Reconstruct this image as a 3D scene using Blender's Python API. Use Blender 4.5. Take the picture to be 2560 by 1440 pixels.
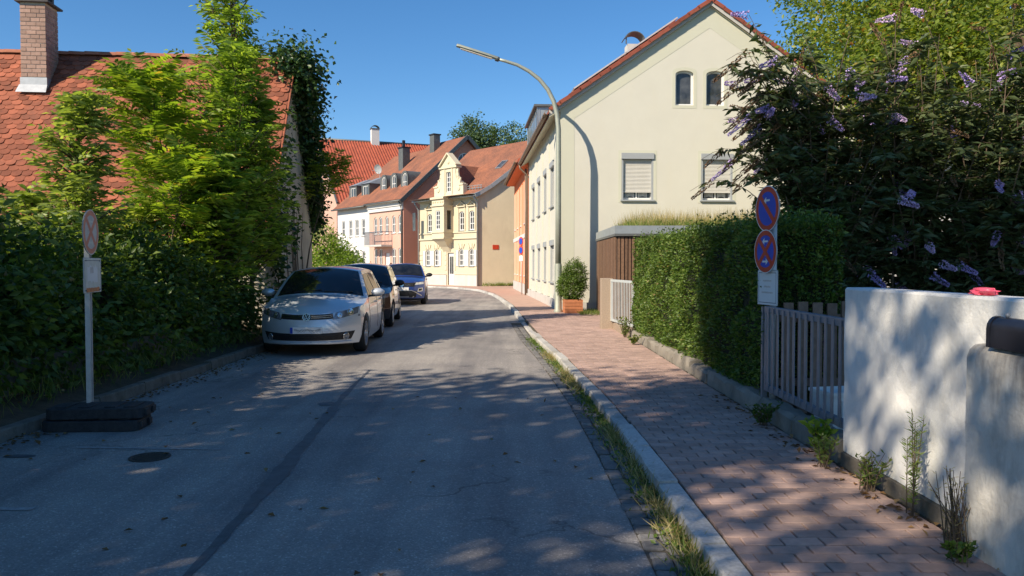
import bpy, bmesh, math, random
import numpy as np
from mathutils import Vector, Matrix
from mathutils.geometry import tessellate_polygon

for o in list(bpy.data.objects):
    bpy.data.objects.remove(o)
SC = bpy.context.scene
COL = SC.collection
R = math.radians
RNG = np.random.default_rng(7)
random.seed(7)

# ------------------------------------------------------------------ camera, sky, sun, exposure
cam_d = bpy.data.cameras.new('camera')
cam_d.lens = 27.0
cam_d.sensor_width = 36.0
cam_d.clip_start = 0.05
cam_d.clip_end = 3000
cam = bpy.data.objects.new('camera', cam_d)
COL.objects.link(cam)
cam.location = (0, 0, 1.52)
cam.rotation_euler = (R(90 - 1.73), 0, 0)
SC.camera = cam

SUN_EL = R(37)
SUN_H = Vector((0.75, 0.66, 0)).normalized()          # where the shadows fall
world = bpy.data.worlds.new('World')
SC.world = world
world.use_nodes = True
wn = world.node_tree
for n in list(wn.nodes):
    wn.nodes.remove(n)
w_out = wn.nodes.new('ShaderNodeOutputWorld')
w_bg = wn.nodes.new('ShaderNodeBackground')
w_sky = wn.nodes.new('ShaderNodeTexSky')
w_sky.sky_type = 'NISHITA'
w_sky.sun_disc = False
w_sky.sun_elevation = SUN_EL
w_sky.sun_rotation = math.atan2(-SUN_H.x, -SUN_H.y)
w_sky.altitude = 500
w_sky.air_density = 1.0
w_sky.dust_density = 0.2
w_sky.ozone_density = 4.0
w_bg.inputs['Strength'].default_value = 0.105
w_hs = wn.nodes.new('ShaderNodeHueSaturation')
w_hs.inputs['Saturation'].default_value = 1.22
wn.links.new(w_sky.outputs[0], w_hs.inputs['Color'])
wn.links.new(w_hs.outputs[0], w_bg.inputs[0])
wn.links.new(w_bg.outputs[0], w_out.inputs[0])

sun_d = bpy.data.lights.new('sun', 'SUN')
sun_d.energy = 5.0
sun_d.angle = R(0.53)
sun_d.color = (1.0, 0.87, 0.69)
sun = bpy.data.objects.new('sun', sun_d)
COL.objects.link(sun)
sun.rotation_euler = Vector((SUN_H.x * math.cos(SUN_EL), SUN_H.y * math.cos(SUN_EL), -math.sin(SUN_EL))).to_track_quat('-Z', 'Y').to_euler()
sun.location = (-20, -20, 30)

SC.view_settings.view_transform = 'Standard'
SC.view_settings.look = 'None'
SC.view_settings.exposure = 0.55
SC.view_settings.gamma = 1.0
SC.view_settings.use_curve_mapping = False

# ------------------------------------------------------------------ materials
MATS = {}


def nodes_of(name):
    m = bpy.data.materials.new(name)
    m.use_nodes = True
    nt = m.node_tree
    b = nt.nodes['Principled BSDF']
    return m, nt, b


def world_pos(nt):
    return nt.nodes.new('ShaderNodeNewGeometry').outputs['Position']


def noise(nt, vec, scale, detail=4, rough=0.6, stretch=None):
    if stretch:
        mp = nt.nodes.new('ShaderNodeMapping')
        mp.inputs['Scale'].default_value = stretch
        nt.links.new(vec, mp.inputs[0])
        vec = mp.outputs[0]
    n = nt.nodes.new('ShaderNodeTexNoise')
    n.inputs['Scale'].default_value = scale
    n.inputs['Detail'].default_value = detail
    n.inputs['Roughness'].default_value = rough
    nt.links.new(vec, n.inputs['Vector'])
    return n.outputs['Fac']


def ramp(nt, fac, stops):
    r = nt.nodes.new('ShaderNodeValToRGB')
    e = r.color_ramp.elements
    while len(e) < len(stops):
        e.new(0.5)
    for el, (p, c) in zip(e, stops):
        el.position = p
        el.color = (*c, 1) if len(c) == 3 else c
    nt.links.new(fac, r.inputs[0])
    return r.outputs[0]


def mix(nt, a, b, fac, mode='MIX'):
    m = nt.nodes.new('ShaderNodeMix')
    m.data_type = 'RGBA'
    m.blend_type = mode
    for inp, v in ((m.inputs[6], a), (m.inputs[7], b), (m.inputs[0], fac)):
        if isinstance(v, (int, float)):
            inp.default_value = v
        elif isinstance(v, tuple):
            inp.default_value = (*v, 1) if len(v) == 3 else v
        else:
            nt.links.new(v, inp)
    return m.outputs[2]


def bump(nt, b, h, strength, dist=0.01):
    bp = nt.nodes.new('ShaderNodeBump')
    bp.inputs['Strength'].default_value = strength
    bp.inputs['Distance'].default_value = dist
    nt.links.new(h, bp.inputs['Height'])
    nt.links.new(bp.outputs[0], b.inputs['Normal'])


def sc(c, k):
    return tuple(min(1, max(0, v * k)) for v in c)


def mat(name, c, rough=0.8, var=0.15, scale=3.0, bumpv=0.0, bscale=60.0, metal=0.0, spec=0.4, isl=0.0, stain=None, stainamt=0.5, coat=0.0):
    """plain procedural surface: two-tone noise, optional per-piece variation, stains and fine relief"""
    if name in MATS:
        return MATS[name]
    m, nt, b = nodes_of(name)
    p = world_pos(nt)
    f = noise(nt, p, scale, 6, 0.62)
    col = ramp(nt, f, [(0.3, sc(c, 1 - var)), (0.7, sc(c, 1 + var))])
    if isl:
        g = nt.nodes.new('ShaderNodeNewGeometry')
        oi = nt.nodes.new('ShaderNodeObjectInfo')
        ad = nt.nodes.new('ShaderNodeMath')
        ad.operation = 'ADD'
        nt.links.new(g.outputs['Random Per Island'], ad.inputs[0])
        nt.links.new(oi.outputs['Random'], ad.inputs[1])
        fr = nt.nodes.new('ShaderNodeMath')
        fr.operation = 'FRACT'
        nt.links.new(ad.outputs[0], fr.inputs[0])
        k = ramp(nt, fr.outputs[0], [(0, (1 - isl,) * 3), (1, (1 + isl,) * 3 if isl < 0.001 else (1.0, 1.0, 1.0))])
        col = mix(nt, col, k, 1.0, 'MULTIPLY')
    if stain:
        s = noise(nt, p, 1.7, 8, 0.7, (1, 1, 0.35))
        s = ramp(nt, s, [(0.5, (0, 0, 0)), (0.75, (stainamt,) * 3)])
        col = mix(nt, col, stain, s)
    nt.links.new(col, b.inputs['Base Color'])
    b.inputs['Roughness'].default_value = rough
    b.inputs['Metallic'].default_value = metal
    b.inputs['Specular IOR Level'].default_value = spec
    if coat:
        b.inputs['Coat Weight'].default_value = coat
        b.inputs['Coat Roughness'].default_value = 0.03
    if bumpv:
        bump(nt, b, noise(nt, p, bscale, 3, 0.6), bumpv)
    MATS[name] = m
    return m


def leaf_mat(name, stops, trans=0.35, rough=0.45):
    m, nt, b = nodes_of(name)
    g = nt.nodes.new('ShaderNodeNewGeometry')
    isl = g.outputs['Random Per Island']
    c1 = ramp(nt, isl, stops)
    f = noise(nt, g.outputs['Position'], 1.3, 3, 0.6)
    k = ramp(nt, f, [(0.35, (0.72, 0.76, 0.7)), (0.65, (1.0, 1.0, 1.0))])
    col = mix(nt, c1, k, 1.0, 'MULTIPLY')
    nt.links.new(col, b.inputs['Base Color'])
    b.inputs['Roughness'].default_value = rough
    b.inputs['Specular IOR Level'].default_value = 0.35
    t = nt.nodes.new('ShaderNodeBsdfTranslucent')
    tc = mix(nt, col, (1.0, 1.0, 0.35), 1.0, 'MULTIPLY')
    hs = nt.nodes.new('ShaderNodeHueSaturation')
    hs.inputs['Value'].default_value = 1.7
    nt.links.new(tc, hs.inputs['Color'])
    nt.links.new(hs.outputs[0], t.inputs[0])
    ms = nt.nodes.new('ShaderNodeMixShader')
    ms.inputs[0].default_value = trans
    nt.links.new(b.outputs[0], ms.inputs[1])
    nt.links.new(t.outputs[0], ms.inputs[2])
    nt.links.new(ms.outputs[0], nt.nodes['Material Output'].inputs[0])
    MATS[name] = m
    return m


M = {}


def make_materials():
    # asphalt with aggregate speckle, worn tracks and faint patches
    m, nt, b = nodes_of('asphalt')
    p = world_pos(nt)
    big = noise(nt, p, 0.55, 6, 0.65)
    col = ramp(nt, big, [(0.3, (0.215, 0.20, 0.19)), (0.52, (0.29, 0.267, 0.248)), (0.72, (0.36, 0.328, 0.298))])
    tr = noise(nt, p, 1.0, 4, 0.6, (1.6, 0.12, 1))
    col = mix(nt, col, ramp(nt, tr, [(0.36, (0.70, 0.71, 0.74)), (0.58, (1.12, 1.12, 1.1))]), 1.0, 'MULTIPLY')
    v = nt.nodes.new('ShaderNodeTexVoronoi')
    v.inputs['Scale'].default_value = 105
    nt.links.new(p, v.inputs['Vector'])
    sp = nt.nodes.new('ShaderNodeSeparateColor')
    nt.links.new(v.outputs['Color'], sp.inputs[0])
    agg = ramp(nt, sp.outputs[0], [(0.0, (0.62, 0.62, 0.62)), (0.75, (1.0, 1.0, 1.0)), (0.93, (1.35, 1.33, 1.3)), (1.0, (2.3, 2.25, 2.15))])
    col = mix(nt, col, agg, 0.55, 'MULTIPLY')
    vc = nt.nodes.new('ShaderNodeTexVoronoi')
    vc.feature = 'DISTANCE_TO_EDGE'
    vc.inputs['Scale'].default_value = 0.55
    wob = nt.nodes.new('ShaderNodeTexNoise')
    wob.inputs['Scale'].default_value = 2.2
    wob.inputs['Detail'].default_value = 8
    nt.links.new(p, wob.inputs['Vector'])
    vm = nt.nodes.new('ShaderNodeVectorMath')
    vm.operation = 'MULTIPLY_ADD'
    nt.links.new(wob.outputs['Color'], vm.inputs[0])
    vm.inputs[1].default_value = (1.3, 1.3, 0)
    nt.links.new(p, vm.inputs[2])
    nt.links.new(vm.outputs[0], vc.inputs['Vector'])
    crk = ramp(nt, vc.outputs['Distance'], [(0.0, (0.45, 0.45, 0.45)), (0.006, (0.62, 0.62, 0.62)), (0.014, (1, 1, 1))])
    msk = ramp(nt, noise(nt, p, 0.35, 2), [(0.5, (0, 0, 0)), (0.6, (0.9, 0.9, 0.9))])
    col = mix(nt, col, mix(nt, (1.0, 1.0, 1.0), crk, msk), 1.0, 'MULTIPLY')
    nt.links.new(col, b.inputs['Base Color'])
    b.inputs['Roughness'].default_value = 0.78
    b.inputs['Specular IOR Level'].default_value = 0.35
    bump(nt, b, v.outputs['Distance'], 0.5, 0.006)
    M['asphalt'] = m

    M['tar'] = mat('tar_joint', (0.10, 0.10, 0.105), 0.6, 0.3, 9, 0.3, 90)
    M['iron'] = mat('cast_iron', (0.05, 0.046, 0.044), 0.6, 0.3, 30, 0.5, 60, 0.3)
    M['soil'] = mat('soil', (0.085, 0.065, 0.042), 0.95, 0.4, 6, 0.8, 35, stain=(0.035, 0.05, 0.015), stainamt=0.8)
    M['meadow'] = mat('meadow', (0.07, 0.09, 0.03), 0.95, 0.35, 0.6, 0.6, 12)
    M['pave_far'] = mat('pavement_far', (0.44, 0.29, 0.225), 0.85, 0.12, 2.5, 0.2, 30)
    M['joint'] = mat('sanded_joint', (0.085, 0.072, 0.055), 0.95, 0.35, 12, 0.5, 80, stain=(0.04, 0.06, 0.02), stainamt=0.8)
    M['brick_pave'] = mat('clinker_paver', (0.47, 0.325, 0.27), 0.82, 0.14, 14, 0.35, 130, isl=0.28, stain=(0.13, 0.105, 0.09), stainamt=0.6)
    M['granite'] = mat('granite', (0.55, 0.53, 0.49), 0.8, 0.22, 40, 0.4, 60, isl=0.35, stain=(0.14, 0.13, 0.1), stainamt=0.7)
    M['cobble'] = mat('cobble', (0.2, 0.19, 0.18), 0.8, 0.25, 30, 0.4, 50, isl=0.4)
    M['concrete'] = mat('old_concrete', (0.25, 0.225, 0.185), 0.92, 0.2, 5, 0.6, 45, stain=(0.085, 0.08, 0.06), stainamt=0.85)
    M['concrete_dark'] = mat('kerb_concrete', (0.17, 0.15, 0.12), 0.93, 0.3, 7, 0.6, 45, stain=(0.05, 0.055, 0.03), stainamt=0.9)
    M['washed'] = mat('washed_concrete', (0.36, 0.28, 0.21), 0.9, 0.35, 70, 0.9, 90)
    M['cream'] = mat('cream_render', (0.601, 0.583, 0.498), 0.92, 0.03, 1.2, 0.15, 120, spec=0.2, stain=(0.60, 0.57, 0.47), stainamt=0.55)
    M['cream_trim'] = mat('cream_trim', (0.561, 0.556, 0.445), 0.92, 0.02, 1.5, 0.1, 160, spec=0.2)
    M['soffit'] = mat('soffit_board', (0.623, 0.587, 0.445), 0.85, 0.04, 3, spec=0.2)
    M['orange'] = mat('orange_render', (0.66, 0.20, 0.085), 0.92, 0.05, 1.5, 0.15, 140, spec=0.2)
    M['peach'] = mat('peach_render', (0.78, 0.52, 0.36), 0.92, 0.04, 1.5, spec=0.2)
    M['yellow'] = mat('yellow_render', (0.569, 0.505, 0.367), 0.92, 0.04, 1.5, 0.1, 120, spec=0.2)
    M['yellow_trim'] = mat('yellow_stucco', (0.605, 0.543, 0.396), 0.9, 0.04, 2, spec=0.2)
    M['beige'] = mat('beige_render', (0.641, 0.543, 0.374), 0.92, 0.06, 0.9, 0.15, 90, spec=0.2, stain=(0.5, 0.4, 0.27), stainamt=0.5)
    M['pink'] = mat('pink_render', (0.605, 0.374, 0.294), 0.92, 0.05, 1.2, 0.1, 120, spec=0.2)
    M['pink_gable'] = mat('pink_gable_render', (0.70, 0.30, 0.20), 0.92, 0.06, 0.9, 0.1, 120, spec=0.2)
    M['white_render'] = mat('white_render', (0.623, 0.614, 0.596), 0.9, 0.04, 1.2, 0.1, 120, spec=0.2)
    M['plinth'] = mat('grey_plinth', (0.516, 0.498, 0.463), 0.9, 0.08, 2, 0.2, 80, stain=(0.35, 0.33, 0.29), stainamt=0.6)
    M['barn_wall'] = mat('barn_render', (0.46, 0.42, 0.34), 0.95, 0.12, 1.6, 0.5, 40, stain=(0.2, 0.18, 0.14), stainamt=0.7)
    M['garden_wall'] = mat('white_garden_wall', (0.694, 0.685, 0.650), 0.9, 0.08, 2.4, 0.4, 55, stain=(0.40, 0.38, 0.33), stainamt=0.75)
    M['old_pillar'] = mat('weathered_pillar', (0.60, 0.57, 0.51), 0.92, 0.14, 5, 0.6, 40, stain=(0.16, 0.14, 0.12), stainamt=0.9)
    for wm_, ztop, amt in (('old_pillar', 0.58, 0.95), ('garden_wall', 0.80, 0.6)):
      m = M[wm_]
      nt = m.node_tree
      b = nt.nodes['Principled BSDF']
      src = b.inputs['Base Color'].links[0].from_socket
      p = world_pos(nt)
      sx_ = nt.nodes.new('ShaderNodeSeparateXYZ')
      nt.links.new(p, sx_.inputs[0])
      run = noise(nt, p, 9.0, 5, 0.6, (1, 1, 0.12))
      add = nt.nodes.new('ShaderNodeMath')
      add.operation = 'MULTIPLY_ADD'
      nt.links.new(run, add.inputs[0])
      add.inputs[1].default_value = 0.75
      nt.links.new(sx_.outputs['Z'], add.inputs[2])
      fac = ramp(nt, add.outputs[0], [(0.0, (0, 0, 0)), (ztop, (0, 0, 0)), (min(1, ztop + .14), (amt, amt, amt))])
      mr = nt.nodes.new('ShaderNodeMapRange')
      mr.inputs['From Min'].default_value = 0.0
      mr.inputs['From Max'].default_value = 2.2
      nt.links.new(add.outputs[0], mr.inputs['Value'])
      nt.links.remove(fac.node.inputs[0].links[0])
      nt.links.new(mr.outputs[0], fac.node.inputs[0])
      nt.links.new(mix(nt, src, (0.10, 0.09, 0.085), fac), b.inputs['Base Color'])
    M['tile'] = mat('beaver_tile', (0.37, 0.115, 0.06), 0.85, 0.18, 6, 0.3, 50, isl=0.52, stain=(0.15, 0.07, 0.045), stainamt=0.7)
    M['tile_red'] = mat('verge_tile', (0.30, 0.08, 0.048), 0.75, 0.15, 8, 0.2, 60, isl=0.3)
    M['pantile'] = mat('pantile', (0.37, 0.085, 0.042), 0.75, 0.25, 1.5, 0.2, 20, isl=0.3, stain=(0.22, 0.06, 0.035), stainamt=0.7)
    M['ridge'] = mat('ridge_tile', (0.42, 0.16, 0.09), 0.85, 0.2, 8, 0.3, 50, isl=0.3)
    # far tiled roof: fine courses and colour drift, pieces too small to see
    m, nt, b = nodes_of('far_tiles')
    p = world_pos(nt)
    f = noise(nt, p, 0.9, 7, 0.7)
    col = ramp(nt, f, [(0.3, (0.17, 0.075, 0.048)), (0.55, (0.285, 0.11, 0.06)), (0.78, (0.40, 0.145, 0.068))])
    f2 = noise(nt, p, 14, 2, 0.5)
    col = mix(nt, col, ramp(nt, f2, [(0.3, (0.6, 0.6, 0.6)), (0.7, (1.15, 1.15, 1.15))]), 1.0, 'MULTIPLY')
    nt.links.new(col, b.inputs['Base Color'])
    b.inputs['Roughness'].default_value = 0.85
    wv = nt.nodes.new('ShaderNodeTexWave')
    wv.bands_direction = 'Z'
    wv.wave_profile = 'SAW'
    wv.inputs['Scale'].default_value = 1.6
    nt.links.new(p, wv.inputs['Vector'])
    bump(nt, b, wv.outputs['Fac'], 0.6, 0.03)
    M['far_tiles'] = m
    M['zinc'] = mat('zinc_sheet', (0.40, 0.43, 0.43), 0.45, 0.12, 4, metal=0.6)
    M['anthracite'] = mat('anthracite_sheet', (0.13, 0.135, 0.13), 0.5, 0.15, 4, metal=0.3)
    M['gutter'] = mat('brown_gutter', (0.20, 0.14, 0.10), 0.55, 0.2, 5, metal=0.3)
    M['steel'] = mat('galvanised_steel', (0.19, 0.215, 0.25), 0.45, 0.14, 9, 0.1, 60, metal=0.25)
    M['gate_paint'] = mat('pale_gate_paint', (0.56, 0.60, 0.60), 0.5, 0.08, 6, metal=0.2)
    M['lamp_post'] = mat('lamp_post_paint', (0.34, 0.36, 0.30), 0.5, 0.1, 5, 0.1, 50, metal=0.3)
    M['lamp_diffuser'] = mat('lamp_diffuser', (0.62, 0.58, 0.5), 0.35, 0.06, 8)
    M['alu'] = mat('sign_post_aluminium', (0.58, 0.55, 0.52), 0.5, 0.1, 20, 0.1, 60, metal=0.35)
    M['wood'] = mat('weathered_wood', (0.20, 0.115, 0.07), 0.85, 0.3, 20, 0.5, 50, isl=0.35)
    M['picket'] = mat('grey_picket', (0.22, 0.15, 0.11), 0.85, 0.22, 16, 0.4, 50, isl=0.3)
    M['planter'] = mat('terracotta_planter', (0.50, 0.19, 0.085), 0.7, 0.12, 12, 0.2, 60, isl=0.15)
    M['white_frame'] = mat('white_window_frame', (0.712, 0.712, 0.694), 0.4, 0.03, 5)
    M['grey_frame'] = mat('grey_shutter_box', (0.33, 0.35, 0.36), 0.5, 0.05, 5)
    M['shutter'] = mat('roller_shutter', (0.587, 0.570, 0.516), 0.55, 0.03, 4)
    M['dark'] = mat('dark_plastic_and_gap', (0.02, 0.02, 0.022), 0.5, 0.2, 10)
    M['rubber'] = mat('recycled_rubber', (0.032, 0.033, 0.036), 0.75, 0.35, 25, 0.5, 60, stain=(0.12, 0.11, 0.1), stainamt=0.5)
    M['chim_brick'] = mat('chimney_brick', (0.43, 0.28, 0.22), 0.85, 0.12, 18, 0.3, 60, isl=0.3)
    M['mortar'] = mat('mortar', (0.50, 0.45, 0.38), 0.95, 0.12, 12, 0.4, 60)
    M['lead'] = mat('lead_flashing', (0.42, 0.44, 0.46), 0.5, 0.12, 10, metal=0.4)
    M['slate'] = mat('stone_cap', (0.09, 0.09, 0.095), 0.8, 0.3, 12, 0.4, 40)
    M['bark'] = mat('bark', (0.14, 0.10, 0.065), 0.92, 0.35, 14, 0.8, 40)
    M['twig'] = mat('twig', (0.12, 0.085, 0.055), 0.85, 0.3, 14)
    M['hedge_core'] = mat('hedge_dark_filler', (0.018, 0.022, 0.010), 0.95, 0.5, 12, 0.9, 30)  # near-black filler colour, standing in for the dark inside of the hedges
    M['white_plastic'] = mat('white_plastic', (0.70, 0.71, 0.70), 0.4, 0.06, 6)
    M['pink_plastic'] = mat('pink_plastic', (0.75, 0.10, 0.16), 0.4, 0.2, 12)
    M['mailbox'] = mat('mailbox_enamel', (0.012, 0.013, 0.02), 0.35, 0.2, 12, spec=0.5)
    M['solar'] = mat('solar_cells', (0.012, 0.016, 0.03), 0.12, 0.2, 5, spec=0.6)
    # window glass: dark rooms behind a reflective pane
    m, nt, b = nodes_of('window_glass')
    p = world_pos(nt)
    nt.links.new(ramp(nt, noise(nt, p, 2.5, 3), [(0.35, (0.03, 0.033, 0.036)), (0.7, (0.10, 0.105, 0.11))]), b.inputs['Base Color'])
    b.inputs['Roughness'].default_value = 0.06
    b.inputs['Specular IOR Level'].default_value = 0.6
    M['glass'] = m
    m, nt, b = nodes_of('car_glass')
    p = world_pos(nt)
    nt.links.new(ramp(nt, noise(nt, p, 3.0, 2), [(0.35, (0.006, 0.007, 0.009)), (0.7, (0.02, 0.022, 0.026))]), b.inputs['Base Color'])
    b.inputs['Roughness'].default_value = 0.03
    b.inputs['Specular IOR Level'].default_value = 0.75
    M['car_glass'] = m
    M['silver'] = mat('silver_paint', (0.62, 0.66, 0.70), 0.36, 0.02, 2, metal=0.4, coat=0.8)
    M['black_paint'] = mat('dark_brown_paint', (0.035, 0.03, 0.03), 0.25, 0.1, 2, metal=0.4, coat=1.0)
    M['blue_paint'] = mat('blue_paint', (0.035, 0.075, 0.29), 0.28, 0.1, 2, metal=0.45, coat=1.0)
    M['chrome'] = mat('chrome', (0.75, 0.75, 0.76), 0.12, 0.03, 5, metal=1.0)
    M['rim'] = mat('alloy_rim', (0.50, 0.50, 0.51), 0.3, 0.05, 5, metal=0.8)
    M['tyre'] = mat('tyre_rubber', (0.022, 0.022, 0.023), 0.85, 0.25, 20, 0.2, 60)
    M['lamp_lens'] = mat('lamp_lens', (0.22, 0.23, 0.25), 0.08, 0.5, 22, metal=0.3, spec=0.7)
    M['lamp_bowl'] = mat('lamp_bowl', (0.72, 0.73, 0.75), 0.1, 0.05, 5, metal=0.9)
    M['plate_white'] = mat('number_plate_white', (0.75, 0.75, 0.73), 0.4, 0.02, 5)
    M['plate_blue'] = mat('number_plate_blue', (0.01, 0.06, 0.42), 0.4, 0.02, 5)
    M['scrawl'] = mat('number_plate_smudge', (0.10, 0.10, 0.11), 0.5, 0.3, 40)
    M['sign_white'] = mat('sign_white', (0.70, 0.70, 0.68), 0.45, 0.03, 8)
    M['sign_red'] = mat('sign_red', (0.52, 0.055, 0.022), 0.4, 0.08, 5)
    M['sign_blue'] = mat('sign_blue', (0.02, 0.07, 0.45), 0.4, 0.06, 5)
    M['sign_back'] = mat('sign_back', (0.35, 0.36, 0.37), 0.5, 0.08, 8, metal=0.4)
    M['faded_red'] = mat('faded_sign_red', (0.66, 0.22, 0.14), 0.6, 0.12, 14)
    M['faded_grey'] = mat('faded_sign_grey', (0.55, 0.50, 0.45), 0.6, 0.15, 20)
    M['faded_orange'] = mat('faded_orange_sticker', (0.58, 0.19, 0.07), 0.6, 0.2, 22)
    M['faded_white'] = mat('faded_sign_white', (0.66, 0.63, 0.54), 0.6, 0.08, 14, stain=(0.4, 0.36, 0.27), stainamt=0.6)
    M['ink'] = mat('sign_ink', (0.13, 0.14, 0.16), 0.6, 0.1, 10)
    M['road_white'] = mat('worn_road_paint', (0.32, 0.31, 0.3), 0.8, 0.3, 25)
    # foliage
    M['lf_hedge'] = leaf_mat('hedge_leaves', [(0, (0.05, 0.10, 0.018)), (0.6, (0.115, 0.19, 0.033)), (0.95, (0.20, 0.27, 0.055)), (1, (0.22, 0.15, 0.06))], 0.3)
    M['lf_dark'] = leaf_mat('shade_leaves', [(0, (0.05, 0.09, 0.024)), (0.6, (0.10, 0.165, 0.036)), (1, (0.19, 0.26, 0.06))], 0.40)
    M['lf_ash'] = leaf_mat('ash_leaves', [(0, (0.105, 0.185, 0.034)), (0.55, (0.225, 0.335, 0.056)), (1, (0.38, 0.48, 0.10))], 0.50)
    M['lf_fern'] = leaf_mat('feather_leaves', [(0, (0.125, 0.215, 0.03)), (0.55, (0.235, 0.335, 0.045)), (0.94, (0.35, 0.42, 0.065)), (1, (0.43, 0.28, 0.06))], 0.50)
    M['lf_elder'] = leaf_mat('elder_leaves', [(0, (0.13, 0.19, 0.055)), (0.55, (0.26, 0.335, 0.095)), (1, (0.43, 0.48, 0.18))], 0.45)
    M['lf_ivy'] = leaf_mat('ivy_leaves', [(0, (0.021, 0.053, 0.021)), (0.6, (0.045, 0.105, 0.033)), (1, (0.105, 0.165, 0.045))], 0.22, 0.35)
    M['lf_tree'] = leaf_mat('tree_leaves', [(0, (0.08, 0.14, 0.025)), (0.6, (0.16, 0.235, 0.04)), (1, (0.25, 0.31, 0.06))], 0.4)
    M['lf_tree_y'] = leaf_mat('yellowing_leaves', [(0, (0.11, 0.17, 0.028)), (0.6, (0.215, 0.275, 0.045)), (0.96, (0.33, 0.34, 0.06)), (1, (0.40, 0.15, 0.05))], 0.45)
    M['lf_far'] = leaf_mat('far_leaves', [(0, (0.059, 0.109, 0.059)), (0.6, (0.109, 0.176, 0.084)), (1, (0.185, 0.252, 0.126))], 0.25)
    M['lf_bud'] = leaf_mat('buddleia_leaves', [(0, (0.06, 0.09, 0.038)), (0.6, (0.11, 0.145, 0.06)), (1, (0.18, 0.20, 0.10))], 0.25)
    M['lf_box'] = leaf_mat('topiary_leaves', [(0, (0.06, 0.12, 0.02)), (0.6, (0.12, 0.19, 0.03)), (1, (0.19, 0.26, 0.05))], 0.3)
    M['grass'] = leaf_mat('grass', [(0, (0.084, 0.140, 0.028)), (0.6, (0.168, 0.238, 0.049)), (1, (0.336, 0.322, 0.112))], 0.35, 0.6)
    M['straw'] = leaf_mat('dry_grass', [(0, (0.280, 0.220, 0.090)), (0.6, (0.420, 0.340, 0.160)), (1, (0.550, 0.460, 0.260))], 0.35, 0.7)
    M['litter'] = leaf_mat('fallen_leaves', [(0, (0.120, 0.060, 0.025)), (0.6, (0.240, 0.120, 0.045)), (1, (0.400, 0.270, 0.130))], 0.15, 0.8)
    M['lilac'] = mat('lilac_florets', (0.50, 0.38, 0.70), 0.75, 0.3, 40, 0.6, 120)
    M['lilac_pale'] = mat('pale_lilac_florets', (0.62, 0.46, 0.68), 0.75, 0.3, 40, 0.6, 120)
    M['lilac_spent'] = mat('spent_florets', (0.20, 0.115, 0.06), 0.85, 0.3, 40, 0.6, 120)
    M['elder_flower'] = mat('seed_heads', (0.40, 0.36, 0.20), 0.85, 0.3, 40)


make_materials()


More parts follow.
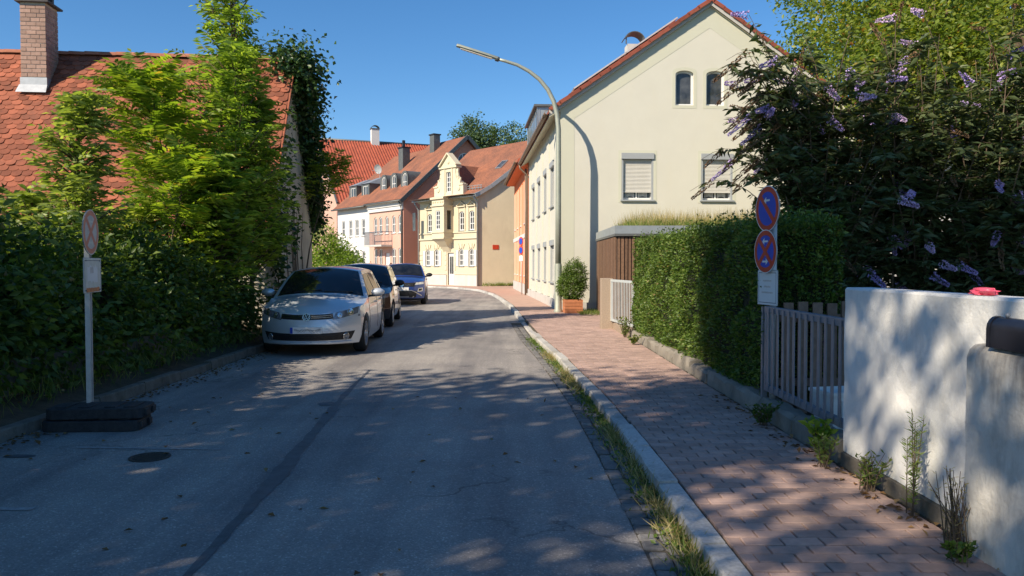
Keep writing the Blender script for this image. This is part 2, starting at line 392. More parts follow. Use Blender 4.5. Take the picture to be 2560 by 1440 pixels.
# ------------------------------------------------------------------ mesh helpers
class MB:
    def __init__(s):
        s.v, s.f = [], []

    def add(s, verts, faces, mx=None):
        o = len(s.v)
        for p in verts:
            s.v.append(tuple(mx @ Vector(p)) if mx is not None else tuple(p))
        s.f += [tuple(i + o for i in f) for f in faces]
        return s

    def box(s, x0, x1, y0, y1, z0, z1, mx=None):
        v = [(x0, y0, z0), (x1, y0, z0), (x1, y1, z0), (x0, y1, z0), (x0, y0, z1), (x1, y0, z1), (x1, y1, z1), (x0, y1, z1)]
        f = [(0, 3, 2, 1), (4, 5, 6, 7), (0, 1, 5, 4), (1, 2, 6, 5), (2, 3, 7, 6), (3, 0, 4, 7)]
        return s.add(v, f, mx)

    def bar(s, a, b, w, h, up=(0, 0, 1)):
        """box-section bar from a to b"""
        a, b = Vector(a), Vector(b)
        d = (b - a).normalized()
        r = d.cross(Vector(up))
        if r.length < 1e-4:
            r = d.cross(Vector((1, 0, 0)))
        r.normalize()
        u = r.cross(d)
        v = []
        for q in (a, b):
            for i, j in ((-1, -1), (1, -1), (1, 1), (-1, 1)):
                v.append(q + r * (i * w / 2) + u * (j * h / 2))
        return s.add(v, [(0, 1, 2, 3), (7, 6, 5, 4), (0, 4, 5, 1), (1, 5, 6, 2), (2, 6, 7, 3), (3, 7, 4, 0)])

    def tube(s, pts, rad, n=8, cap=True):
        pts = [Vector(p) for p in pts]
        if not hasattr(rad, '__len__'):
            rad = [rad] * len(pts)
        rings = []
        ref = None
        for i, p in enumerate(pts):
            d = (pts[min(i + 1, len(pts) - 1)] - pts[max(i - 1, 0)])
            if d.length < 1e-6:
                d = Vector((0, 0, 1))
            d.normalize()
            if ref is None:
                ref = Vector((1, 0, 0)) if abs(d.x) < 0.8 else Vector((0, 1, 0))
            a = d.cross(ref).normalized()
            b = d.cross(a).normalized()
            ref = -b if False else ref
            rings.append([p + (a * math.cos(2 * math.pi * k / n) + b * math.sin(2 * math.pi * k / n)) * rad[i] for k in range(n)])
        v = [q for r in rings for q in r]
        f = []
        for i in range(len(pts) - 1):
            for k in range(n):
                f.append((i * n + k, i * n + (k + 1) % n, (i + 1) * n + (k + 1) % n, (i + 1) * n + k))
        if cap:
            f.append(tuple(range(n))[::-1])
            f.append(tuple((len(pts) - 1) * n + k for k in range(n)))
        return s.add(v, f)

    def lathe(s, prof, n=24, mx=None, close=True):
        """prof: (r, z) pairs round local z"""
        v, f = [], []
        for r, z in prof:
            for k in range(n):
                a = 2 * math.pi * k / n
                v.append((r * math.cos(a), r * math.sin(a), z))
        for i in range(len(prof) - 1):
            for k in range(n):
                f.append((i * n + k, i * n + (k + 1) % n, (i + 1) * n + (k + 1) % n, (i + 1) * n + k))
        if close:
            f.append(tuple(range(n))[::-1])
            f.append(tuple((len(prof) - 1) * n + k for k in range(n)))
        return s.add(v, f, mx)

    def prism(s, poly, y0, y1, mx=None):
        """poly of (x, z) extruded along y"""
        n = len(poly)
        v = [(x, y0, z) for x, z in poly] + [(x, y1, z) for x, z in poly]
        t = tessellate_polygon([[Vector((x, z, 0)) for x, z in poly]])
        f = [tuple(q) for q in t] + [tuple(i + n for i in q[::-1]) for q in t]
        f += [(i, (i + 1) % n, (i + 1) % n + n, i + n) for i in range(n)]
        return s.add(v, f, mx)

    def slab(s, poly, z0, z1):
        """poly of (x, y) extruded along z"""
        n = len(poly)
        v = [(x, y, z0) for x, y in poly] + [(x, y, z1) for x, y in poly]
        t = tessellate_polygon([[Vector((x, y, 0)) for x, y in poly]])
        f = [tuple(q) for q in t] + [tuple(i + n for i in q[::-1]) for q in t]
        f += [(i, (i + 1) % n, (i + 1) % n + n, i + n) for i in range(n)]
        return s.add(v, f)

    def wall(s, outer, holes, depth, back=True):
        """wall in the local xz plane, front at y=0 (outward -y), with real openings and reveals"""
        loops = [outer] + list(holes)
        flat = [p for l in loops for p in l]
        n = len(flat)
        t = tessellate_polygon([[Vector((x, z, 0)) for x, z in l] for l in loops])
        v = [(x, 0, z) for x, z in flat] + [(x, depth, z) for x, z in flat]
        f = [tuple(q) for q in t]
        if back:
            f += [tuple(i + n for i in q[::-1]) for q in t]
        o = 0
        for l in loops:
            k = len(l)
            f += [(o + i, o + (i + 1) % k, o + (i + 1) % k + n, o + i + n) for i in range(k)]
            o += k
        return s.add(v, f)

    def grid(s, P):
        """P: rows x cols of points"""
        r, c = len(P), len(P[0])
        v = [tuple(q) for row in P for q in row]
        f = [(i * c + j, i * c + j + 1, (i + 1) * c + j + 1, (i + 1) * c + j) for i in range(r - 1) for j in range(c - 1)]
        return s.add(v, f)

    def mesh(s, name, smooth=False, recalc=True):
        me = bpy.data.meshes.new(name)
        me.from_pydata(s.v, [], s.f)
        if recalc:
            bm = bmesh.new()
            bm.from_mesh(me)
            bmesh.ops.recalc_face_normals(bm, faces=bm.faces)
            bm.to_mesh(me)
            bm.free()
        if smooth:
            me.polygons.foreach_set('use_smooth', [True] * len(me.polygons))
        me.update()
        return me


def link(name, data, parent=None, m=None):
    o = bpy.data.objects.new(name, data)
    COL.objects.link(o)
    if parent is not None:
        o.parent = parent
    if name == 'flower_spike':
        o['kind'] = 'stuff'
    if m is not None and data is not None and not data.materials:
        data.materials.append(m)
    return o


FINE = {'foliage', 'stem', 'crown', 'shoot', 'dark_filler', 'standing_seam', 'gutter_bracket', 'stud', 'bolt', 'florets', 'hinge', 'wall_tie', 'railing', 'snow_guard', 'gable_moulding', 'oriel_moulding', 'string_course', 'curtain', 'green_blades', 'dry_blades', 'plate_smudge', 'badge_mark', 'roller_shutter', 'flower_spike'}


def parts(name, mbs, m, parent=None, mx=None):
    for q in mbs:
        o = obj(name, q, m, parent)
        if mx is not None:
            o.matrix_local = mx


def obj(name, mb, m, parent=None, smooth=False, bevel=0, angle=None):
    me = mb.mesh(name, smooth) if isinstance(mb, MB) else mb
    o = link(name, me, parent, m)
    if parent is not None and name in FINE:
        o['kind'] = 'stuff'
    if bevel:
        md = o.modifiers.new('bevel', 'BEVEL')
        md.width = bevel
        md.segments = 2
        md.limit_method = 'ANGLE'
        md.angle_limit = R(40)
    if smooth and angle:
        bm = bmesh.new()
        bm.from_mesh(me)
        for e in bm.edges:
            if len(e.link_faces) == 2 and e.calc_face_angle(0) > R(angle):
                e.smooth = False
        bm.to_mesh(me)
        bm.free()
    return o


def tag(o, label=None, cat=None, group=None, kind=None):
    if label:
        o['label'] = label
    if cat:
        o['category'] = cat
    if group:
        o['group'] = group
    if kind:
        o['kind'] = kind
    return o


def thing(name, label, cat, loc=(0, 0, 0), rz=0.0, group=None):
    o = bpy.data.objects.new(name, None)
    COL.objects.link(o)
    o.empty_display_size = 0.2
    o.location = loc
    o.rotation_euler = (0, 0, rz)
    return tag(o, label, cat, group)


def np_mesh(name, V, F):
    """V (n,3) F (m,k) arrays, fast"""
    V = np.asarray(V, dtype=np.float32)
    F = np.asarray(F, dtype=np.int32)
    me = bpy.data.meshes.new(name)
    me.vertices.add(len(V))
    me.vertices.foreach_set('co', V.ravel())
    k = F.shape[1]
    me.loops.add(F.size)
    me.loops.foreach_set('vertex_index', F.ravel())
    me.polygons.add(len(F))
    me.polygons.foreach_set('loop_start', np.arange(len(F), dtype=np.int32) * k)
    me.polygons.foreach_set('loop_total', np.full(len(F), k, dtype=np.int32))
    me.update(calc_edges=True)
    return me


def unit(a):
    return a / np.maximum(np.linalg.norm(a, axis=-1, keepdims=True), 1e-9)


def rand_dirs(n):
    return unit(RNG.normal(size=(n, 3)))


def leaves(P, D, N, L, W, fold=0.25):
    """folded rhombic leaf blades: P base, D direction, N face normal"""
    S = unit(np.cross(D, N))
    N = unit(np.cross(S, D))
    L = np.asarray(L).reshape(-1, 1) * np.ones((len(P), 1))
    W = np.asarray(W).reshape(-1, 1) * np.ones((len(P), 1))
    mid = P + D * L * 0.45
    V = np.stack([P, mid + S * W * 0.5 + N * W * fold, P + D * L, mid - S * W * 0.5 + N * W * fold], 1).reshape(-1, 3)
    i = np.arange(len(P))[:, None] * 4
    F = np.concatenate([i + np.array([[0, 1, 2]]), i + np.array([[0, 2, 3]])], 1).reshape(-1, 3)
    return V, F


def merge(parts):
    Vs, Fs, o = [], [], 0
    for V, F in parts:
        Vs.append(V)
        Fs.append(F + o)
        o += len(V)
    return np.concatenate(Vs), np.concatenate(Fs)


def leaf_cloud(P, L, W, out=None, droop=0.3, updir=0.5):
    """leaves at points P, facing mostly up and outward"""
    n = len(P)
    D = rand_dirs(n)
    D[:, 2] = D[:, 2] * 0.6 - droop
    if out is not None:
        D += out * 0.8
    D = unit(D)
    N = rand_dirs(n) * 0.8
    N[:, 2] += updir
    if out is not None:
        N += out * 0.5
    N = unit(N)
    L = L * RNG.uniform(0.65, 1.25, n)
    return leaves(P, D, N, L, L * W)


def blob_points(blobs, n, shell=0.55):
    """n points in a union of ellipsoids (cx,cy,cz,rx,ry,rz), biased to their outer shell"""
    B = np.array(blobs, dtype=float)
    vol = B[:, 3] * B[:, 4] * B[:, 5]
    k = RNG.choice(len(B), n, p=vol / vol.sum())
    d = rand_dirs(n)
    r = RNG.uniform(shell ** 3, 1, n) ** (1 / 3)
    off = d * r[:, None]
    return B[k, :3] + off * B[k, 3:], unit(off / B[k, 3:])


def clumps(blobs, nclump, per, crad, shell=0.5):
    C, O = blob_points(blobs, nclump, shell)
    P = np.repeat(C, per, 0) + RNG.normal(size=(nclump * per, 3)) * crad * np.array([1, 1, 0.7])
    return P, np.repeat(O, per, 0), C


def limbs(mb, base, top, targets, r0, n=7):
    """trunk from base to top and limbs that bend up to the targets"""
    base, top = Vector(base), Vector(top)
    H = (top - base)
    pts = []
    k = 9
    for i in range(k):
        t = i / (k - 1)
        w = Vector((math.sin(t * 5 + base.x), math.cos(t * 4 + base.y), 0)) * 0.04 * H.length * t
        pts.append(base + H * t + w)
    mb.tube(pts, [r0 * (1.25 - 1.05 * (i / (k - 1)) ** 0.8) if i else r0 * 1.5 for i in range(k)], n)
    for tg in targets:
        tg = Vector(tg)
        hz = max(0.12, min(0.9, (tg.z - base.z) / H.length * 0.6))
        st = pts[min(k - 1, int(hz * (k - 1)))]
        m1 = st.lerp(tg, 0.5) + Vector((0, 0, 0.12 * (tg - st).length))
        rr = r0 * (0.42 if r0 > 0.06 else 0.6) * (1.1 - hz)
        mb.tube([st, st.lerp(m1, 0.5) + Vector((0, 0, .03)), m1, m1.lerp(tg, 0.6), tg], [rr, rr * .8, rr * .6, rr * .4, rr * .15], 5, False)


def crown_tree(name, label, loc, top, blobs, nclump, per, crad, L, W, lm, r0, bark='bark', group=None, ntarg=14, shell=0.5, cat='tree'):
    """tree: tapered trunk with limbs, crown of leaf clumps (blobs in local space)"""
    t = thing(name, label, cat, loc, 0, group)
    P, O, C = clumps(blobs, nclump, per, crad, shell)
    V, F = leaf_cloud(P, L, W, O)
    obj('crown', np_mesh('crown', V, F), M[lm], t)
    mb = MB()
    limbs(mb, (0, 0, -0.1), top, C[:ntarg], r0)
    obj('trunk', mb, M[bark], t, True)
    return t


def pinnate(P, D, L, nl, ll, lw, droop=0.35):
    """compound feather leaves: paired leaflets along an arching rachis"""
    n = len(P)
    D = unit(D)
    up = np.tile(np.array([[0, 0, 1.0]]), (n, 1)) + rand_dirs(n) * 0.25
    S = unit(np.cross(D, up))
    N = unit(np.cross(S, D))
    L = np.asarray(L).reshape(-1, 1)
    out = []
    for k in range(nl + 1):
        t = 0.18 + 0.82 * k / nl
        Q = P + D * L * t
        Q[:, 2] -= (droop * L[:, 0]) * t * t
        Dt = unit(D - np.array([[0, 0, 1.0]]) * (2 * droop * t))
        size = ll * (0.55 + 0.75 * math.sin(math.pi * (0.15 + 0.8 * t)))
        if k == nl:
            out.append(leaves(Q, Dt, N, size * 1.1, lw * 1.1))
        else:
            for sg in (-1, 1):
                d = unit(S * sg + Dt * 0.45 + rand_dirs(n) * 0.18 - np.array([[0, 0, .15]]))
                out.append(leaves(Q, d, unit(N + rand_dirs(n) * 0.35), size, lw))
    return merge(out)


def blades(P, H, W, lean=0.35):
    """grass blades at points P"""
    n = len(P)
    a = RNG.uniform(0, 2 * math.pi, n)
    D = np.stack([np.cos(a) * lean * RNG.uniform(0.2, 1.4, n), np.sin(a) * lean * RNG.uniform(0.2, 1.4, n), np.ones(n)], 1)
    D = unit(D)
    b = RNG.uniform(0, 2 * math.pi, n)
    N = np.stack([np.cos(b), np.sin(b), 0.2 * np.ones(n)], 1)
    Hh = H * RNG.uniform(0.45, 1.2, n)
    return leaves(P, D, N, Hh, W, 0.1)


def scatter_poly(poly, n):
    xs = [p[0] for p in poly]
    ys = [p[1] for p in poly]
    out = []
    while len(out) < n:
        x, y = random.uniform(min(xs), max(xs)), random.uniform(min(ys), max(ys))
        ins = False
        for i in range(len(poly)):
            (x1, y1), (x2, y2) = poly[i], poly[i - 1]
            if (y1 > y) != (y2 > y) and x < (x2 - x1) * (y - y1) / (y2 - y1) + x1:
                ins = not ins
        if ins:
            out.append((x, y))
    return np.array(out)


def rect(x0, x1, z0, z1):
    return [(x0, z0), (x1, z0), (x1, z1), (x0, z1)]


def arch(x0, x1, z0, z1, rise=None, n=8):
    """rectangle with a segmental or round head; z1 is the crown"""
    w = (x1 - x0) / 2
    rise = w if rise is None else rise
    cx = (x0 + x1) / 2
    pts = [(x0, z0), (x1, z0)]
    for i in range(n + 1):
        a = math.pi * i / n
        pts.append((cx + w * math.cos(a), z1 - rise + rise * math.sin(a)))
    return pts


def window(par, loop, depth=0.1, fw=0.05, bars=(1, 2), frame='white_frame', sill=None, name='window'):
    """window part with frame ring, pane and glazing bars following the opening's outline"""
    xs = [p[0] for p in loop]
    zs = [p[1] for p in loop]
    x0, x1, z0, z1 = min(xs), max(xs), min(zs), max(zs)
    cx, cz = (x0 + x1) / 2, (z0 + z1) / 2
    kx, kz = (x1 - x0 - 2 * fw) / (x1 - x0), (z1 - z0 - 2 * fw) / (z1 - z0)
    inner = [(cx + (x - cx) * kx, cz + (z - cz) * kz) for x, z in loop]
    fr = MB()
    n = len(loop)
    v = [(x, depth - .04, z) for x, z in loop] + [(x, depth - .04, z) for x, z in inner] + [(x, depth, z) for x, z in inner]
    f = [(i, (i + 1) % n, (i + 1) % n + n, i + n) for i in range(n)] + [(i + n, (i + 1) % n + n, (i + 1) % n + 2 * n, i + 2 * n) for i in range(n)]
    fr.add(v, f)
    bw = fw * 0.7
    for k in range(1, bars[0] + 1):
        x = x0 + (x1 - x0) * k / (bars[0] + 1)
        fr.box(x - bw / 2, x + bw / 2, depth - .035, depth, z0 + fw, z1 - fw * 1.3)
    for k in range(1, bars[1] + 1):
        z = z0 + (z1 - z0) * k / (bars[1] + 1)
        fr.box(x0 + fw, x1 - fw, depth - .032, depth - .002, z - bw / 2, z + bw / 2)
    w = obj(name, fr, M[frame], par)
    pn = MB()
    t = tessellate_polygon([[Vector((x, z, 0)) for x, z in inner]])
    pn.add([(x, depth - .006, z) for x, z in inner], [tuple(q) for q in t])
    obj('pane', pn, M['glass'], w)
    if sill:
        s = MB().box(x0 - .05, x1 + .05, -.07, depth, z0 - .05, z0 - .003)
        obj('sill', s, M[sill], w)
    return w


def smooth_noise(x, y, s=1.0):
    return math.sin(x * 1.7 * s + 1.3) * math.cos(y * 2.3 * s) + 0.5 * math.sin(x * 4.1 * s + y * 3.3 * s)
# ------------------------------------------------------------------ ground, road, pavements
KERB = [(-8, 1.02), (0, 1.0), (4, .96), (6, .94), (8.4, .88), (12, .685), (15.3, .44), (20, .22), (27, -.10), (33, -.55), (38, -1.0), (44, -1.9), (49, -3.6), (54.5, -8.0), (58, -10.6), (66, -16.4), (76, -23.5)]
LEFT = [(-8, -4.35), (15, -4.35), (20, -4.6), (27, -5.2), (35, -6.2), (43, -7.8), (49, -10.6), (54, -14.8), (61, -20.5), (70, -28)]


def kx(y):
    return float(np.interp(y, [p[0] for p in KERB], [p[1] for p in KERB]))


def lx(y):
    return float(np.interp(y, [p[0] for p in LEFT], [p[1] for p in LEFT]))


g = MB().grid([[(-1500, -1500, -.04), (1500, -1500, -.04)], [(-1500, 1500, -.04), (1500, 1500, -.04)]])
tag(obj('ground', g, M['meadow']), kind='structure')

rp = [(x, y) for y, x in KERB] + [(x, y) for y, x in LEFT[::-1]]
rd = MB()
t = tessellate_polygon([[Vector((x, y, 0)) for x, y in rp]])
rd.add([(x, y, 0) for x, y in rp], [tuple(q) for q in t])
road = tag(obj('road', rd, M['asphalt']), kind='structure')

# tar joint down the middle of the road: ragged dark strip a few mm above the asphalt
jl = [(-1.52, 2.4, .025), (-1.60, 4.0, .03), (-1.63, 4.6, .035), (-1.66, 5.0, .055), (-1.69, 5.6, .07), (-1.74, 6.1, .055), (-1.78, 6.7, .045), (-1.83, 7.3, .05), (-1.88, 8.0, .06), (-1.93, 8.6, .03), (-1.96, 9.0, .045), (-2.02, 10.2, .02), (-2.06, 11.2, .018)]
V = []
for i in range(len(jl) - 1):
    for k in range(6):
        s_ = k / 6
        x, y, w = [jl[i][j] * (1 - s_) + jl[i + 1][j] * s_ for j in range(3)]
        V.append((x - w * random.uniform(.75, 1.2), y, .004))
        V.append((x + w * random.uniform(.75, 1.2), y, .004))
mb = MB()
mb.add(V, [(2 * i, 2 * i + 1, 2 * i + 3, 2 * i + 2) for i in range(len(V) // 2 - 1)])
obj('tar_joint', mb, M['tar'], road)
for (cx, cy, rx, ry) in [(-2.02, 8.35, .10, .12), (-3.9, 6.05, .14, .05)]:
    mb = MB()
    pts = [(cx + rx * math.cos(a * math.pi / 8) * random.uniform(.8, 1.1), cy + ry * math.sin(a * math.pi / 8) * random.uniform(.8, 1.1), .0045) for a in range(16)]
    mb.add(pts, [tuple(range(16))])
    obj('tar_stain', mb, M['tar'], road)
# small round iron cover
cv = thing('drain_cover', 'small round rusty iron cover set in the asphalt near the sign base', 'drain cover', (-2.86, 6.02, 0))
obj('rim', MB().lathe([(.155, .0), (.155, .007), (.135, .008), (.133, .003)], 32), M['iron'], cv, True, angle=30)
mb = MB().lathe([(.133, .001), (.133, .0035)], 32)
for i in range(-3, 4):
    hw = math.sqrt(max(0, .12 ** 2 - (i * .034) ** 2))
    mb.box(-hw, hw, i * .034 - .009, i * .034 + .009, .003, .0075)
obj('lid', mb, M['iron'], cv)
# worn white line stubs at the left
mb = MB().grid([[(-4.1, 4.74, .004), (-2.98, 4.70, .004)], [(-4.1, 4.82, .004), (-2.98, 4.76, .004)]])
obj('worn_line', mb, M['road_white'], road)
mb = MB().grid([[(-3.6, 6.32, .004), (-2.4, 6.26, .004)], [(-3.6, 6.37, .004), (-2.4, 6.30, .004)]])
obj('worn_line', mb, M['road_white'], road)

# right pavement: bed, clinker pavers, granite kerb
SW_R = 2.31
bedp = [(kx(y) + .13, y) for y in (-3, 0, 4, 6, 8.4, 12, 15.3, 20, 27, 33, 38, 44, 49)] + [(-7.6, 54.8), (-10.2, 58.3), (-16, 66.3), (-23, 76.3), (-20, 78), (-9, 62), (-5.2, 56.5), (-1.8, 51.4), (.6, 52), (.15, 46), (.75, 36), (1.62, 24.02), (2.6, 24.05), (2.6, 17.4), (SW_R, 17.2), (SW_R, -3)]
pv = MB().slab(bedp, -.05, .082)
pave = tag(obj('pavement', pv, M['joint']), kind='structure')
BW, BH = .205, .112
bm_ = MB().box(-BW / 2 + .005, BW / 2 - .005, -BH / 2 + .005, BH / 2 - .005, -.02, .018)
brick_me = bm_.mesh('paver')
bm2 = bmesh.new()
bm2.from_mesh(brick_me)
bmesh.ops.bevel(bm2, geom=[e for e in bm2.edges if all(v.co.z > 0 for v in e.verts)], offset=.004, segments=1, affect='EDGES')
bm2.to_mesh(brick_me)
bm2.free()
brick_me.materials.append(M['brick_pave'])
bv = np.array([v.co for v in brick_me.vertices])
bf = [tuple(p.vertices) for p in brick_me.polygons]
cells = []
row = 0
y = 2.9
while y < 23.6:
    xl, xr = kx(y) + .15, (SW_R if y < 17.3 else (1.62 if y > 22.6 else 2.55))
    x = xr - BW / 2 - (BW / 2 if row % 2 else 0)
    if row % 2:
        cells.append((xr - BW * .25, y, .5))
    while x - BW / 2 > xl:
        cells.append((x, y, 1.0))
        x -= BW
    rest = (x + BW / 2) - xl
    if rest > .02:
        cells.append((xl + rest / 2, y, rest / BW))
    y += BH
    row += 1
cells.sort(key=lambda c: c[1])
near, far = cells[:300], cells[300:]
for (x, y, s_) in near:
    o = link('paver', brick_me, pave)
    o.location = (x, y, .082 + random.uniform(-.002, .002))
    o.scale = (s_, 1, 1)
    o.rotation_euler = (random.gauss(0, .006), random.gauss(0, .006), random.gauss(0, .006))
mb = MB()
for (x, y, s_) in far:
    z = .082 + random.uniform(-.002, .002)
    a = random.gauss(0, .006)
    q = bv * np.array([s_, 1, 1]) + np.array([x, y, z])
    o_ = len(mb.v)
    mb.v += [tuple(r) for r in q]
    mb.f += [tuple(i + o_ for i in f) for f in bf]
tag(obj('paver_field', mb.mesh('paver_field', recalc=False), M['brick_pave'], pave), kind='stuff')
# beyond: the same paving too far off to tell the pieces apart
fp = [(kx(y) + .16, y) for y in (23.7, 27, 33, 38, 44, 49)] + [(-7.6, 54.9), (-10.2, 58.4), (-16, 66.4), (-22.8, 76.2), (-20, 77.9), (-9, 61.9), (-5.2, 56.4), (-1.8, 51.3), (.55, 51.9), (.12, 46), (.72, 36), (1.6, 23.7)]
t = tessellate_polygon([[Vector((x, y, 0)) for x, y in fp]])
mb = MB()
mb.add([(x, y, .0985) for x, y in fp], [tuple(q) for q in t])
obj('distant_paving', mb, M['pave_far'], pave)

kerb = tag(bpy.data.objects.new('kerb', None), kind='structure')
COL.objects.link(kerb)


def stone(a, b, w, z0, z1, par, m, name='kerb_stone'):
    """one kerb stone from a to b (road-side edge), w wide to the right, roughly dressed"""
    a, b = Vector((*a, 0)), Vector((*b, 0))
    d = (b - a)
    L = d.length
    d.normalize()
    n = Vector((d.y, -d.x, 0))
    a = a + d * .009
    z1 = z1 + random.uniform(-.01, .01)
    P = []
    mb = MB()
    k = 4
    for i in range(k + 1):
        q = a + d * ((L - .018) * i / k)
        j = [random.uniform(-.006, .006) for _ in range(4)]
        P.append([q + n * j[0] + Vector((0, 0, z0)), q + n * (.012 + j[1]) + Vector((0, 0, z1 - .012)), q + n * .024 + Vector((0, 0, z1 + j[2] * .6)), q + n * (w - .01) + Vector((0, 0, z1 + j[3] * .6)), q + n * w + Vector((0, 0, z0))])
    mb.grid(P)
    o = len(mb.v)
    mb.f.append((0, 1, 2, 3, 4))
    mb.f.append(tuple(k * 5 + i for i in range(5))[::-1])
    return obj(name, mb, m, par)


y = -2.0
while y < 50:
    L = random.uniform(.75, 1.15) if y < 20 else random.uniform(1.2, 1.6)
    y2 = y + L
    top = .10
    if 15.4 < y < 21.0:
        top = .03 if 16.2 < y < 20.2 else .065
    if y > 50:
        break
    stone((kx(y), y), (kx(y2), y2), .145, -.05, top, kerb, M['granite'])
    y = y2
for (y, x), (y2, x2) in zip(KERB[12:-1], KERB[13:]):
    n = max(1, int(math.hypot(y2 - y, x2 - x) / 2.2))
    for i in range(n):
        if y + (y2 - y) * i / n > 50:
            stone((x + (x2 - x) * i / n, y + (y2 - y) * i / n), (x + (x2 - x) * (i + 1) / n, y + (y2 - y) * (i + 1) / n), .145, -.05, .10, kerb, M['granite'])

# gutter of small setts along the kerb
gut = tag(bpy.data.objects.new('gutter', None), kind='structure')
COL.objects.link(gut)
sett = bmesh.new()
bmesh.ops.create_cube(sett, size=1)
bmesh.ops.bevel(sett, geom=sett.edges[:], offset=.12, segments=1, affect='EDGES')
sett_me = bpy.data.meshes.new('sett')
sett.to_mesh(sett_me)
sett.free()
sett_me.materials.append(M['cobble'])
y = 2.6
n_s = 0
while y < 19 and n_s < 260:
    L = random.uniform(.10, .17)
    for k in range(2):
        w = random.uniform(.09, .12)
        o = link('sett', sett_me, gut)
        o.location = (kx(y) - .075 - .12 * k - random.uniform(0, .015), y + L / 2 + random.uniform(-.01, .01), -.012 + random.uniform(-.004, .006))
        o.scale = (w, L - .012, .05)
        o.rotation_euler = (random.gauss(0, .03), random.gauss(0, .03), random.gauss(0, .06))
        n_s += 1
    y += L
mb = MB()
ys = np.linspace(2, 20, 60)
mb.grid([[(kx(v) - .26, v, .003), (kx(v) + .01, v, .003)] for v in ys])
obj('gutter_bed', mb, M['joint'], gut)

# left kerb and verge
lk = tag(bpy.data.objects.new('kerb_left', None), kind='structure')
COL.objects.link(lk)
y = 3.0
while y < 34:
    L = random.uniform(.95, 1.05)
    y2 = y + L
    stone((lx(y2), y2), (lx(y), y), .12, -.05, .115 + random.uniform(-.012, .012), lk, M['concrete_dark'])
    y = y2
vp = [(lx(y) - .1, y) for y in (-3, 3, 15, 20, 27, 35)] + [(-60, 35), (-60, -3)]
# verge soil: bumpy bank that rises to the left
mb = MB()
G = []
for y in np.linspace(-3, 36, 60):
    r_ = []
    for k in range(16):
        dx = [0, .08, .18, .3, .45, .6, .8, 1.0, 1.3, 1.7, 2.2, 3, 5, 9, 18, 40][k]
        h = .085 + .22 * (1 - math.exp(-dx / .8)) + .02 * smooth_noise(dx * 3, y * 3) * min(1, dx * 4)
        r_.append((lx(y) - .1 - dx, y, h))
    G.append(r_)
mb.grid(G)
verge = tag(obj('verge', mb, M['soil'], smooth=True), kind='structure')
# garden ground on the right behind the walls
mb = MB().grid([[(SW_R + .02, -3, .09), (40, -3, .09)], [(SW_R + .02, 17.2, .09), (40, 17.2, .09)]])
tag(obj('garden_ground', mb, M['soil']), kind='structure')
mb = MB().grid([[(2.58, 17.2, .088), (40, 17.2, .088)], [(1.6, 24.3, .088), (40, 24.3, .088)]])
tag(obj('yard_ground', mb, M['concrete']), kind='structure')

# grass and weeds in the gutter, along the wall foot and on the verge
P = []
for _ in range(2600):
    y = 2.6 + 13.5 * random.random() ** 1.3
    dens = max(.05, .42 + .58 * math.sin(y * 2.9) * math.sin(y * 1.1 + 1))
    if random.random() < dens:
        P.append((kx(y) - abs(random.gauss(0, .075)) + .01, y, .0))
V, F = blades(np.array(P), .10, .007, .8)
obj_g = obj('kerb_grass', np_mesh('kerb_grass', V, F), M['grass'])
tag(obj_g, 'grass and weeds growing in the gutter along the granite kerb', 'grass', kind='stuff')
P = []
for _ in range(1500):
    y = random.choice([3.9, 4.6, 5.6, 6.6, 9.6, 10.3, 12.3]) + random.gauss(0, .28)
    P.append((kx(y) - abs(random.gauss(0, .06)), y, .0))
V, F = blades(np.array(P), .15, .006, 1.2)
tag(obj('dry_kerb_grass', np_mesh('dry_kerb_grass', V, F), M['straw']), 'straw coloured dry grass tufts in the gutter by the kerb', 'grass', kind='stuff')
P = []
for _ in range(2600):
    y = 2.8 + 13 * random.random() ** 1.4
    P.append((kx(y) - abs(random.gauss(.05, .05)), y, random.uniform(0, .03)))
V, F = leaf_cloud(np.array(P), .04, .6, None, -.1, 1.0)
tag(obj('gutter_weeds', np_mesh('gutter_weeds', V, F), M['lf_hedge']), 'small broad leaved weeds in the gutter', 'weeds', kind='stuff')
P = []
for _ in range(2600):
    y = 3.2 + 12 * random.random()
    P.append((lx(y) - .12 - abs(random.gauss(.3, .45)), y, .12 + .2 * random.random()))
V, F = blades(np.array(P), .2, .007, .7)
tag(obj('verge_grass', np_mesh('verge_grass', V, F), M['grass']), 'shaded grass on the left bank below the hedge', 'grass', kind='stuff')
# fallen leaves
P = []
for _ in range(420):
    y = 5.5 + 8.5 * random.random()
    P.append((lx(y) + abs(random.gauss(0, .16)) + .01, y, .008))
for _ in range(60):
    P.append((random.uniform(-4, .6), random.uniform(3.5, 9), .006))
for _ in range(160):
    y = 3.3 + 5 * random.random()
    P.append((SW_R - abs(random.gauss(0, .09)) - .01, y, .105))
for _ in range(120):
    y = 6.5 + 5 * random.random()
    P.append((lx(y) - .15 - random.random() * .5, y, .2 + .1 * random.random()))
P = np.array(P)
n = len(P)
D = rand_dirs(n) * np.array([1, 1, .15])
N = rand_dirs(n) * .35 + np.array([[0, 0, 1]])
V, F = leaves(P, unit(D), unit(N), RNG.uniform(.03, .075, n), RNG.uniform(.02, .04, n), .3)
tag(obj('fallen_leaves', np_mesh('fallen_leaves', V, F), M['litter']), 'brown fallen leaves along the kerbs and on the asphalt', 'leaves', kind='stuff')
